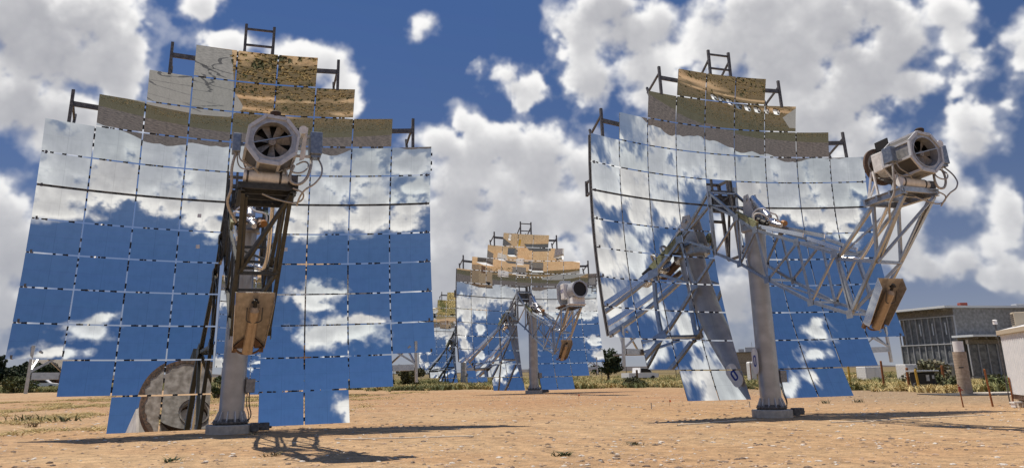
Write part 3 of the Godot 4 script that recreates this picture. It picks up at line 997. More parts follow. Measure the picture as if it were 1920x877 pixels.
func pedestal(root: Node3D, top: float, with_sign: bool) -> void:
	var p := part("pedestal", keep("pole %.2f" % top, func():
		var b := MB.new()
		b.frustum(Vector3(0, 0.36, 0), Vector3(0, top, 0), 0.325, 0.305, 40)
		b.frustum(Vector3(0, top, 0), Vector3(0, top + 0.05, 0), 0.39, 0.39, 32)
		return b.done()), M.pole, root)
	part("concrete_pad", keep("pad", func():
		var b := MB.new()
		b.frustum(Vector3(0, -0.15, 0), Vector3(0, 0.19, 0), 0.62, 0.62, 40)
		b.frustum(Vector3(0, 0.19, 0), Vector3(0, 0.21, 0), 0.62, 0.60, 40)
		return b.done()), M.concrete, p)
	part("base_flange", keep("flange", func():
		var b := MB.new()
		b.frustum(Vector3(0, 0.255, 0), Vector3(0, 0.29, 0), 0.47, 0.47, 36)
		b.frustum(Vector3(0, 0.29, 0), Vector3(0, 0.36, 0), 0.335, 0.325, 36)
		b.frustum(Vector3(0, 0.21, 0), Vector3(0, 0.255, 0), 0.40, 0.40, 36)
		for i in 24:
			var a := TAU * i / 24.0
			var d := Vector3(cos(a), 0, sin(a)) * 0.435
			b.frustum(d + Vector3(0, 0.2, 0), d + Vector3(0, 0.33, 0), 0.016, 0.016, 6)
		return b.done()), M.steel_dark, p)
	for i in 12:
		part("gusset", keep("gusset %d" % i, func():
			var b := MB.new()
			var a := TAU * (i + 0.5) / 12.0
			b.prism(PackedVector2Array([Vector2(0.31, 0.0), Vector2(0.45, 0.0), Vector2(0.345, 0.26), Vector2(0.31, 0.26)]), Vector3(0, 0.29, 0), Basis(Vector3(cos(a), 0, sin(a)), Vector3(0, 1, 0), Vector3(-sin(a), 0, cos(a))), 0.024)
			return b.done()), M.galv, p)
	part("junction_box", keep("junction", func():
		var b := MB.new()
		b.cbox(Vector3(0.43, 1.19, 0.05), Vector3(0.24, 0.36, 0.30), 0.012)
		b.box(Vector3(0.33, 1.19, 0.05), Vector3(0.06, 0.44, 0.12))
		return b.done()), M.case_grey, p)
	part("cable", keep("pole cables", func():
		var b := MB.new()
		b.tube(spline([Vector3(0.42, 1.02, 0.06), Vector3(0.44, 0.7, 0.1), Vector3(0.50, 0.45, 0.12), Vector3(0.44, 0.30, 0.16)]), 0.016)
		b.tube(spline([Vector3(0.37, 1.02, 0.08), Vector3(0.37, 0.7, 0.14), Vector3(0.44, 0.45, 0.16), Vector3(0.42, 0.30, 0.2)]), 0.012)
		return b.done()), M.wire, p)
	part("conduit_box", keep("conduit box", func():
		var b := MB.new()
		b.cbox(Vector3(0.60, 0.14, 0.35), Vector3(0.22, 0.22, 0.2), 0.015)
		b.cbox(Vector3(0.86, 0.14, 0.2), Vector3(0.26, 0.2, 0.2), 0.015)
		b.frustum(Vector3(0.6, 0.14, 0.35), Vector3(1.05, 0.12, 0.2), 0.03, 0.03, 8)
		return b.done()), M.steel_dark, p)
	if with_sign:
		# oval number plate, seen almost edge-on
		var turn := Basis(Vector3(0, 1, 0), deg_to_rad(-99.0))
		var o := turn * Vector3(0, 1.66, 0.40)
		var plate := part("number_plate", keep("plate", func():
			var b := MB.new()
			b.prism(stadium(0.40, 0.80, 12), o, turn, 0.012)
			b.bar(o - turn.z * 0.12, o, 0.06)
			return b.done()), M.plate_white, p)
		part("numeral", keep("zero", func():
			var b := MB.new()
			var a := stadium(0.19, 0.36, 12)
			var c := stadium(0.07, 0.24, 12)
			for i in a.size():
				var j := (i + 1) % a.size()
				var f := func(q: Vector2) -> Vector3: return o + turn * Vector3(q.x, q.y - 0.0, 0.016)
				b.quad(f.call(a[j]), f.call(a[i]), f.call(c[i]), f.call(c[j]))
			return b.done()), M.ink_blue, plate)


func stadium(w: float, h: float, k: int) -> PackedVector2Array:
	var r := w * 0.5
	var s := h * 0.5 - r
	var out := PackedVector2Array()
	for i in k + 1:
		var a := PI * i / k
		out.append(Vector2(cos(a) * r, s + sin(a) * r))
	for i in k + 1:
		var a := PI + PI * i / k
		out.append(Vector2(cos(a) * r, -s + sin(a) * r))
	return out


func octagon(r: float, turn: float) -> PackedVector2Array:
	var out := PackedVector2Array()
	for i in 8:
		out.append(Vector2(cos(TAU * (i + 0.5) / 8 + turn) * r, sin(TAU * (i + 0.5) / 8 + turn) * r))
	return out


func engine_receiver(root: Node3D, D: Transform3D) -> void:
	# octagonal radiator housing with a fan, engine box and round aperture plate towards the mirror
	var o := Vector3(0.015, 0.42, 0)
	var turn := deg_to_rad(-6.0)
	var zf := 8.95
	var zb := 8.02
	var shell := part("radiator_housing", keep("octagon", func():
		var b := MB.new()
		var oc := octagon(0.545, turn)
		for i in 8:
			var j := (i + 1) % 8
			var p := Vector3(oc[i].x, oc[i].y, 0) + o
			var q := Vector3(oc[j].x, oc[j].y, 0) + o
			b.bar(p + Vector3(0, 0, zb), p + Vector3(0, 0, zf), 0.055)
			b.bar(p + Vector3(0, 0, zf), q + Vector3(0, 0, zf), 0.05, 0.075)
			b.bar(p + Vector3(0, 0, zb), q + Vector3(0, 0, zb), 0.05, 0.06)
			b.tri(q * 0.98 + Vector3(0, 0, zb), p * 0.98 + Vector3(0, 0, zb), o + Vector3(0, 0, zb - 0.12))
		return b.done()), M.galv, root, D)
	for i in 8:
		part("side_panel", keep("oct panel %d" % i, func():
			var b := MB.new()
			var oc := octagon(0.535, turn)
			var j := (i + 1) % 8
			var p := Vector3(oc[i].x, oc[i].y, 0) + o
			var q := Vector3(oc[j].x, oc[j].y, 0) + o
			var z0 := Vector3(0, 0, zb + 0.03)
			var z1 := Vector3(0, 0, zf - 0.03)
			b.quad(p + z1, q + z1, q + z0, p + z0)
			return b.done()), M.mesh_dark if i % 2 == 0 else M.case_grey, shell)
	part("fan_shroud", keep("shroud", func():
		var b := MB.new()
		var oc := octagon(0.535, turn)
		var k := 40
		for i in k:
			var a0 := TAU * i / k
			var a1 := TAU * (i + 1) / k
			var e0 := oct_edge(a0, turn)
			var e1 := oct_edge(a1, turn)
			var d0 := Vector3(cos(a0), sin(a0), 0)
			var d1 := Vector3(cos(a1), sin(a1), 0)
			var z := o + Vector3(0, 0, zf - 0.01)
			b.quad(z + d0 * e0, z + d0 * 0.39, z + d1 * 0.39, z + d1 * e1)
			b.smooth_quad([z + d0 * 0.39, z + d0 * 0.38 - Vector3(0, 0, 0.22), z + d1 * 0.38 - Vector3(0, 0, 0.22), z + d1 * 0.39], [-d0, -d0, -d1, -d1])
		b.ring(o + Vector3(0, 0, zf - 0.01), Basis.IDENTITY, 0.385, 0.41, 0.018, 40)
		return b.done()), M.panel_grey, shell)
	part("radiator_core", keep("core", func():
		var b := MB.new()
		b.frustum(o + Vector3(0, 0, zf - 0.42), o + Vector3(0, 0, zf - 0.40), 0.385, 0.385, 32)
		return b.done()), M.black, shell)
	var hub := part("fan_hub", keep("hub", func():
		var b := MB.new()
		b.frustum(o + Vector3(0, 0, zf - 0.30), o + Vector3(0, 0, zf - 0.13), 0.085, 0.075, 20)
		return b.done()), M.fan, root, D)
	for i in 7:
		part("fan_blade", keep("blade %d" % i, func():
			var b := MB.new()
			var a := TAU * i / 7.0 + 0.2
			var r := Vector3(cos(a), sin(a), 0)
			var s := Vector3(-sin(a), cos(a), 0)
			var c := o + Vector3(0, 0, zf - 0.2)
			var p := []
			for m in 5:
				var rr := lerpf(0.07, 0.37, m / 4.0)
				var w := lerpf(0.06, 0.098, m / 4.0)
				var th := lerpf(0.8, 0.45, m / 4.0)
				p.append([c + r * rr + s * w * cos(th) + Vector3(0, 0, w * sin(th)), c + r * rr - s * w * cos(th) - Vector3(0, 0, w * sin(th))])
			for m in 4:
				b.quad(p[m][0], p[m + 1][0], p[m + 1][1], p[m][1])
			return b.done()), M.fan, hub)
	part("fan_bar", keep("fan bar", func():
		var b := MB.new()
		b.bar(o + Vector3(-0.39, -0.09, zf + 0.012), o + Vector3(0.39, 0.12, zf + 0.012), 0.035, 0.02)
		return b.done()), M.steel, shell)
	part("vent_cap", keep("cap", func():
		var b := MB.new()
		b.frustum(o + Vector3(0.03, 0.53, 8.88), o + Vector3(0.03, 0.63, 8.88), 0.10, 0.115, 18)
		b.frustum(o + Vector3(0.03, 0.63, 8.88), o + Vector3(0.03, 0.66, 8.88), 0.115, 0.08, 18)
		b.box(o + Vector3(0.03, 0.525, 8.80), Vector3(0.42, 0.05, 0.24))
		return b.done()), M.soot, shell)
	var box := part("engine_box", keep("engine box", func():
		var b := MB.new()
		b.cbox(o + Vector3(-0.20, 0.06, 7.82), Vector3(0.54, 0.50, 0.46), 0.02)
		b.cbox(o + Vector3(0.25, -0.02, 7.85), Vector3(0.34, 0.44, 0.4), 0.02)
		b.frustum(o + Vector3(0, 0, 7.42), o + Vector3(0, 0, 8.0), 0.22, 0.34, 24)
		return b.done()), M.white, root, D)
	part("shade_panel", keep("shade panel", func():
		var b := MB.new()
		b.box(o + Vector3(-0.02, 0.56, 7.62), Vector3(0.03, 0.42, 0.46))
		return b.done()), M.black, box)
	part("pipework", keep("pipework", func():
		var b := MB.new()
		for i in 5:
			var y := -0.30 - 0.04 * i
			b.tube(spline([o + Vector3(-0.32 + 0.1 * i, y, 7.55), o + Vector3(-0.25 + 0.12 * i, y - 0.09, 7.85), o + Vector3(-0.1 + 0.08 * i, y - 0.03, 8.15)]), 0.022)
		b.box(o + Vector3(0.05, -0.40, 7.95), Vector3(0.5, 0.12, 0.3))
		return b.done()), M.steel_dark, box)
	# aperture plate: pale refractory disc, charred at its edge and round its opening
	var disc := part("aperture_plate", keep("aperture", func():
		var b := MB.new()
		b.ring(o + Vector3(0, 0.10, 7.33), Basis.IDENTITY, 0.13, 0.50, 0.05, 44)
		return b.done()), M.ceramic, root, D)
	part("charred_rim", keep("rim", func():
		var b := MB.new()
		rng.seed = 31
		var k := 60
		var last := rng.randf_range(0.0, 0.03)
		var c := o + Vector3(0, 0.10, 7.33)
		var e := []
		for i in k: e.append(rng.randf_range(0.455, 0.49))
		for i in k:
			var j := (i + 1) % k
			var d0 := Vector3(cos(TAU * i / k), sin(TAU * i / k), 0)
			var d1 := Vector3(cos(TAU * j / k), sin(TAU * j / k), 0)
			var z := Vector3(0, 0, -0.006)
			b.quad(c + z + d1 * 0.512, c + z + d1 * e[j], c + z + d0 * e[i], c + z + d0 * 0.512)
			b.quad(c + z + d0 * 0.512, c + z + d1 * 0.512, c + d1 * 0.512 + Vector3(0, 0, 0.056), c + d0 * 0.512 + Vector3(0, 0, 0.056))
			b.quad(c + d0 * 0.512 + Vector3(0, 0, 0.056), c + d1 * 0.512 + Vector3(0, 0, 0.056), c + d1 * 0.40 + Vector3(0, 0, 0.056), c + d0 * 0.40 + Vector3(0, 0, 0.056))
		return b.done()), M.rust_rim, disc)
	part("aperture_cone", keep("cone", func():
		var b := MB.new()
		b.frustum(o + Vector3(0, 0.10, 7.38), o + Vector3(0, 0.03, 7.50), 0.36, 0.25, 32, false)
		b.frustum(o + Vector3(0, 0.10, 7.322), o + Vector3(0, 0.10, 7.60), 0.15, 0.10, 24, false)
		b.frustum(o + Vector3(0, 0.10, 7.59), o + Vector3(0, 0.10, 7.60), 0.11, 0.11, 24)
		return b.done()), M.soot, disc)
	# cabinets on both sides
	part("control_box", keep("control l", func():
		var b := MB.new()
		b.cbox(Vector3(-0.68, 0.44, 8.45), Vector3(0.17, 0.40, 0.30), 0.012)
		b.box(Vector3(-0.57, 0.44, 8.45), Vector3(0.10, 0.05, 0.05))
		return b.done()), M.blue_box, root, D)
	var cb := part("control_box", keep("control r", func():
		var b := MB.new()
		b.cbox(Vector3(0.94, 0.52, 8.50), Vector3(0.26, 0.50, 0.36), 0.012)
		b.box(Vector3(0.95, 0.24, 8.5), Vector3(0.20, 0.06, 0.24))
		return b.done()), M.blue_box, root, D)
	part("box_bracket", keep("box bracket", func():
		var b := MB.new()
		b.prism(PackedVector2Array([Vector2(0.0, -0.34), Vector2(0.10, -0.30), Vector2(0.16, 0.42), Vector2(0.08, 0.42)]), Vector3(0.60, 0.44, 8.62), Basis.IDENTITY, 0.03)
		for y in [0.25, 0.70]:
			b.bar(Vector3(0.55, y, 8.5), Vector3(0.85, y, 8.5), 0.05)
		b.bar(Vector3(0.70, 0.2, 8.62), Vector3(0.70, 0.78, 8.62), 0.05)
		return b.done()), M.white, cb)
	part("camera_pod", keep("pod", func():
		var b := MB.new()
		b.frustum(Vector3(0.63, 0.72, 8.50), Vector3(0.63, 0.71, 8.88), 0.075, 0.075, 18)
		b.frustum(Vector3(0.63, 0.71, 8.88), Vector3(0.63, 0.71, 8.91), 0.09, 0.09, 18)
		return b.done()), M.white, cb)
	part("rear_cover", keep("rear cover", func():
		var b := MB.new()
		b.cbox(Vector3(0.45, 0.86, 8.25), Vector3(0.34, 0.12, 0.4), 0.01)
		return b.done()), M.black, cb)
	var tank := part("expansion_tank", keep("tank", func():
		var b := MB.new()
		b.frustum(Vector3(-0.50, -0.24, 8.42), Vector3(0.25, -0.28, 8.42), 0.13, 0.13, 24)
		b.frustum(Vector3(0.27, -0.281, 8.42), Vector3(0.39, -0.287, 8.42), 0.13, 0.11, 24)
		b.frustum(Vector3(0.39, -0.287, 8.42), Vector3(0.45, -0.29, 8.42), 0.11, 0.06, 24)
		return b.done()), M.white, root, D)
	part("tank_strap", keep("strap", func():
		var b := MB.new()
		for x in [-0.44, 0.22]:
			b.frustum(Vector3(x, -0.242 - 0.05 * (x + 0.5), 8.42), Vector3(x + 0.04, -0.244 - 0.05 * (x + 0.5), 8.42), 0.136, 0.136, 24)
		b.cbox(Vector3(0.50, -0.28, 8.35), Vector3(0.22, 0.2, 0.3), 0.02)
		return b.done()), M.steel_dark, tank)
	part("hose", keep("hoses", func():
		var b := MB.new()
		b.tube(spline([Vector3(0.86, 0.24, 8.5), Vector3(0.84, -0.05, 8.62), Vector3(0.72, -0.35, 8.66), Vector3(0.52, -0.42, 8.66), Vector3(0.42, -0.28, 8.66), Vector3(0.50, 0.0, 8.6)]), 0.032)
		b.tube(spline([Vector3(1.0, 0.24, 8.5), Vector3(1.08, -0.1, 8.7), Vector3(0.95, -0.4, 8.8), Vector3(0.70, -0.6, 8.72), Vector3(0.60, -0.85, 8.5)]), 0.02)
		b.tube(spline([Vector3(0.50, 0.1, 8.62), Vector3(0.42, -0.15, 8.75), Vector3(0.62, -0.22, 8.82), Vector3(0.78, -0.05, 8.75), Vector3(0.72, 0.1, 8.6), Vector3(0.55, 0.02, 8.6)]), 0.018)
		b.tube(spline([Vector3(-0.68, 0.24, 8.5), Vector3(-0.74, -0.1, 8.5), Vector3(-0.72, -0.5, 8.4), Vector3(-0.76, -0.8, 8.2), Vector3(-0.55, -1.1, 7.9)]), 0.03)
		b.tube(spline([Vector3(-0.62, 0.25, 8.55), Vector3(-0.58, 0.05, 8.6), Vector3(-0.35, -0.08, 8.6), Vector3(-0.2, -0.2, 8.55)]), 0.016)
		b.tube(spline([Vector3(-0.66, 0.24, 8.45), Vector3(-0.6, -0.05, 8.5), Vector3(-0.42, -0.14, 8.6), Vector3(-0.3, -0.12, 8.7)]), 0.014)
		b.tube(spline([Vector3(0.5, -0.5, 8.6), Vector3(0.72, -0.62, 8.6), Vector3(0.6, -0.78, 8.5), Vector3(0.2, -0.72, 8.45), Vector3(-0.1, -0.6, 8.4)]), 0.018)
		return b.done()), M.hose, tank)
	var legs := part("receiver_cradle", keep("cradle frame", func():
		var b := MB.new()
		for s in [-1.0, 1.0]:
			b.bar(Vector3(s * 0.46, -0.37, 7.20), Vector3(s * 0.46, -0.37, 7.62), 0.05)
			b.bar(Vector3(s * 0.46, -0.37, 7.24), Vector3(s * 0.38, 0.32, 7.44), 0.05)
			b.bar(Vector3(s * 0.46, -0.37, 7.60), Vector3(s * 0.38, 0.32, 7.50), 0.05)
			b.bar(Vector3(s * 0.46, -0.37, 7.28), Vector3(s * 0.42, 0.0, 7.55), 0.04)
			b.bar(Vector3(s * 0.46, -0.40, 8.05), Vector3(s * 0.36, 0.02, 8.22), 0.04)
			b.bar(Vector3(s * 0.46, -0.40, 8.35), Vector3(s * 0.36, 0.02, 8.24), 0.04)
			b.bar(Vector3(s * 0.46, -0.40, 8.08), Vector3(-s * 0.3, 0.0, 8.24), 0.035)
		return b.done()), M.white, root, D)


func oct_edge(a: float, turn: float) -> float:
	var k := fposmod(a - turn - PI / 8.0, PI / 4.0) - PI / 8.0
	return 0.535 * cos(PI / 8.0) / cos(k)


func can_receiver(root: Node3D, D: Transform3D) -> void:
	# white receiver with a wide dark exhaust cowl
	var o := Vector3(0.30, 0.55, 0)
	var cowl := part("cowl", keep("cowl", func():
		var b := MB.new()
		b.frustum(o + Vector3(0, 0, 7.95), o + Vector3(0, 0, 8.75), 0.62, 0.56, 8)
		b.ring(o + Vector3(0, 0, 8.75), Basis.IDENTITY, 0.47, 0.57, 0.10, 32)
		return b.done()), M.panel_grey, root, D)
	part("cowl_mouth", keep("mouth", func():
		var b := MB.new()
		b.frustum(o + Vector3(0, 0, 8.752), o + Vector3(0, 0, 8.76), 0.48, 0.48, 32)
		return b.done()), M.black, cowl)
	var box := part("engine_box", keep("white box", func():
		var b := MB.new()
		b.cbox(Vector3(0.02, 0.55, 7.72), Vector3(0.95, 1.0, 0.55), 0.03)
		b.cbox(Vector3(0.28, -0.14, 8.2), Vector3(0.9, 0.45, 0.8), 0.03)
		b.box(Vector3(0.1, -0.40, 8.05), Vector3(1.25, 0.06, 1.35))
		return b.done()), M.white, root, D)
	var t := TextMesh.new()
	t.text = "SES"
	t.font = SystemFont.new()
	t.font.font_names = PackedStringArray(["Droid Sans"])
	t.font_size = 24
	t.pixel_size = 0.012
	t.depth = 0.01
	part("lettering", t, M.ink_blue, box, Transform3D(Basis(Vector3(0, 1, 0), -PI / 2), Vector3(-0.462, 0.58, 7.72)))
	part("aperture_plate", keep("can plate", func():
		var b := MB.new()
		b.prism(PackedVector2Array([Vector2(-0.45, -0.95), Vector2(0.45, -0.95), Vector2(0.66, -0.4), Vector2(0.66, 0.35), Vector2(0.36, 0.72), Vector2(-0.36, 0.72), Vector2(-0.66, 0.35), Vector2(-0.66, -0.4)]), Vector3(0, 0.62, 7.3), Basis.IDENTITY, 0.05)
		return b.done()), M.panel_grey, box)
	part("floor_plate", keep("floor plate", func():
		var b := MB.new()
		b.prism(PackedVector2Array([Vector2(-0.75, -0.5), Vector2(0.8, -0.5), Vector2(0.8, 0.75), Vector2(-0.75, 0.75)]), Vector3(0, -0.46, 7.9), Basis(Vector3(1, 0, 0), Vector3(0, 0, -1), Vector3(0, 1, 0)), 0.05)
		return b.done()), M.brown_steel, box)


func solar_dish(label: String, origin: Vector3, az: float, el: float, roll: float, receiver: String, with_sign := false) -> void:
	var a := Vector3(sin(az) * cos(el), sin(el), cos(az) * cos(el))
	var r := Vector3(cos(az), 0, -sin(az))
	var u := a.cross(r)
	var r2 := r * cos(roll) + u * sin(roll)
	var u2 := u * cos(roll) - r * sin(roll)
	var pose := Transform3D(Basis(r2, u2, a), origin)
	var foot := pose * Vector3(-0.046, 0.0, 1.604)
	var top := (pose * Vector3(-0.046, 0.10, 1.604)).y
	foot.y = 0.0
	var root := thing("solar_dish", label, "solar dish", foot, az, "mirrored solar dishes on steel pedestals")
	var D := root.transform.affine_inverse() * pose
	pedestal(root, top, with_sign)
	mirrors(root, D)
	back_frame(root, D)
	if origin.z > -26.0: stickers(root, D)
	var dark := receiver == "engine" and not with_sign  # these dishes get the steel with shade in its colour
	boom(root, D, M.shaded_steel if dark else M.steel)
	stand(root, D, M.shaded_steel if dark else M.steel)
	gas_tray(root, D)
	drive(root, D)
	if receiver == "engine": engine_receiver(root, D)
	elif receiver == "can": can_receiver(root, D)


# ---------------------------------------------------------------- ground
var lumps := noise(0.2, 3, 71)
var broad := noise(0.02, 4, 72)
var patchy := noise(0.11, 4, 73)


func field_edge(x: float) -> float:
	# how far ahead the bare yard reaches before the grass begins
	var z := -74.0
	if x > 10.0: z = lerpf(-74.0, -53.0, smoothstep(12.0, 21.0, x))
	if x > 21.0: z = lerpf(-53.0, -46.0, smoothstep(21.0, 27.0, x))
	if x < -8.0: z = lerpf(-74.0, -100.0, smoothstep(-8.0, -30.0, x))
	if x < -17.0: z = -100.0
	return z + broad.get_noise_2d(x * 2.0, 3.0) * 6.0


func grassiness(x: float, z: float) -> float:
	if z < 15.0:
		return smoothstep(-2.0, 3.0, field_edge(x) - z + patchy.get_noise_2d(x, z) * 5.0)
	# behind the camera: yard first, then scrub with tracks through it
	var d := Vector2(x - 8.0, z).length()
	var g := smoothstep(24.0, 34.0, d + patchy.get_noise_2d(x, z) * 10.0)
	var track := absf(z - (150.0 - x * 0.9) + broad.get_noise_2d(x, z) * 30.0)
	g *= smoothstep(5.0, 11.0, track)
	var track2 := absf(z - (78.0 - x * 0.25) + broad.get_noise_2d(z, x) * 18.0)
	g *= smoothstep(1.5, 4.5, track2)
	return g


func soil(x: float, z: float) -> Color:
	var k := 0.5 + 0.5 * broad.get_noise_2d(x * 3.0, z * 3.0)
	var p := 0.5 + 0.5 * patchy.get_noise_2d(x * 2.0, z * 4.0)
	var dirt := Color(0.625, 0.405, 0.215).lerp(Color(0.68, 0.485, 0.29), clampf(k * 1.5 - 0.2, 0, 1))
	dirt = dirt.lerp(Color(0.56, 0.335, 0.17), clampf(p * 2.4 - 1.0, 0, 1) * 0.8)
	var fine := patchy.get_noise_2d(x * 9.0, z * 9.0)
	dirt *= 1.0 + 0.16 * fine
	var far_red := smoothstep(-30.0, -42.0, z) * smoothstep(-76.0, -60.0, z) * clampf(0.55 + patchy.get_noise_2d(x * 0.7 + 33.0, z * 2.2) * 1.6, 0.0, 1.0)
	dirt = dirt.lerp(Color(0.58, 0.335, 0.175), far_red * 0.8)
	var right := smoothstep(12.0, 18.0, x) * smoothstep(-30.0, -38.0, z) * smoothstep(2.0, -4.0, z)
	dirt = dirt.lerp(Color(0.45, 0.34, 0.215), right * 0.75)
	var straw := Color(0.36, 0.265, 0.115).lerp(Color(0.19, 0.16, 0.065), clampf(p * 1.6 - 0.3, 0, 1))
	if z > 15.0: straw = Color(0.215, 0.14, 0.055).lerp(Color(0.115, 0.085, 0.034), clampf(p * 1.7 - 0.35, 0, 1)).lerp(Color(0.085, 0.075, 0.033), smoothstep(90.0, 300.0, Vector2(x, z).length()))
	return dirt.lerp(straw, grassiness(x, z))


func ground_height(x: float, z: float) -> float:
	var d := Vector2(x, z).length()
	return lumps.get_noise_2d(x, z) * 0.018 * clampf(1.2 - d / 90.0, 0.0, 1.0) - 0.012


func grid_line(lo: float, hi: float, cell: float, far: float) -> Array:
	var out := []
	var v := lo
	while v < hi + 0.001:
		out.append(v)
		v += cell
	var s := cell
	v = hi
	while v < far:
		s *= 1.35
		v += s
		out.append(v)
	s = cell
	v = lo
	while v > -far:
		s *= 1.35
		v -= s
		out.push_front(v)
	return out


func make_ground() -> void:
	var xs := grid_line(-52.0, 52.0, 0.8, 9000.0)
	var zs := grid_line(-112.0, 60.0, 0.8, 9000.0)
	var nx := xs.size()
	var nz := zs.size()
	var v := PackedVector3Array()
	var n := PackedVector3Array()
	var c := PackedColorArray()
	var idx := PackedInt32Array()
	for z in zs:
		for x in xs:
			var h := ground_height(x, z)
			v.append(Vector3(x, h, z))
			n.append(Vector3(h - ground_height(x + 0.3, z), 0.3, h - ground_height(x, z + 0.3)).normalized())
			c.append(soil(x, z))
	for j in nz - 1:
		for i in nx - 1:
			var k := j * nx + i
			idx.append_array(PackedInt32Array([k, k + 1, k + nx + 1, k, k + nx + 1, k + nx]))
	var a := []
	a.resize(Mesh.ARRAY_MAX)
	a[Mesh.ARRAY_VERTEX] = v
	a[Mesh.ARRAY_NORMAL] = n
	a[Mesh.ARRAY_COLOR] = c
	a[Mesh.ARRAY_INDEX] = idx
	var m := ArrayMesh.new()
	m.add_surface_from_arrays(Mesh.PRIMITIVE_TRIANGLES, a)
	struct("ground", m, M.dirt)


func make_hills() -> void:
	# long low rises ahead, a mountain range behind the camera
	var ridge := noise(1.0, 6, 81)
	var b := MB.new()
	var k := 400
	for i in k:
		var q := []
		for e in 2:
			var a := TAU * (i + e) / k
			var d := Vector3(sin(a), 0, -cos(a))
			var back := absf(rad_to_deg(wrapf(a, -PI, PI)))
			var hi := smoothstep(75.0, 110.0, back)
			var n := ridge.get_noise_2d(cos(a) * 3.0, sin(a) * 3.0)
			var n2 := ridge.get_noise_2d(cos(a) * 11.0 + 40.0, sin(a) * 11.0)
			var top := lerpf(14.0 + 22.0 * n + 4.0 * n2, 225.0 + 130.0 * n + 45.0 * n2, hi)
			top = maxf(top, 4.0)
			q.append([d * 3900.0 + Vector3(0, -2, 0), d * 4700.0 + Vector3(0, top * 0.55 + 10.0 * n2, 0), d * 5300.0 + Vector3(0, top, 0), d * 6200.0 + Vector3(0, -2, 0)])
		for s in 3:
			b.quad(q[0][s + 1], q[1][s + 1], q[1][s], q[0][s])
	struct("hills", b, M.rock)


func cloud_of(called: String, mesh: Mesh, spots: Array, colors: Array, material: Material, label := "", parent: Node = null) -> MultiMeshInstance3D:
	var mm := MultiMesh.new()
	mm.transform_format = MultiMesh.TRANSFORM_3D
	mm.use_colors = true
	mm.mesh = mesh
	mm.instance_count = spots.size()
	for i in spots.size():
		mm.set_instance_transform(i, spots[i])
		mm.set_instance_color(i, colors[i])
	var o := MultiMeshInstance3D.new()
	o.name = called
	o.multimesh = mm
	o.material_override = material
	if parent == null:
		o.name = numbered(called)
		add_child(o)
		tag(o, label, "", "", "stuff")
	else:
		parent.add_child(o, true)
	return o


func tuft_mesh(blades: int, spread: float, seed_: int, width := 0.035) -> ArrayMesh:
	rng.seed = seed_
	var b := MB.new()
	for i in blades:
		var a := rng.randf() * TAU
		var r := rng.randf() * spread
		var p := Vector3(cos(a) * r, -0.03, sin(a) * r)
		var lean := Vector3(rng.randf_range(-0.5, 0.5), 0, rng.randf_range(-0.5, 0.5))
		var h := rng.randf_range(0.5, 1.0)
		var s := Vector3(cos(a + 1.3), 0, sin(a + 1.3)) * width
		var mid := p + lean * 0.25 + Vector3(0, h * 0.55, 0)
		var l := rng.randf_range(0.7, 1.15)
		b.col = Color(l, l, l)
		b.quad(mid - s * 0.7, mid + s * 0.7, p + s, p - s)
		b.tri(mid + s * 0.7, mid - s * 0.7, p + lean + Vector3(0, h, 0))
	return b.done()


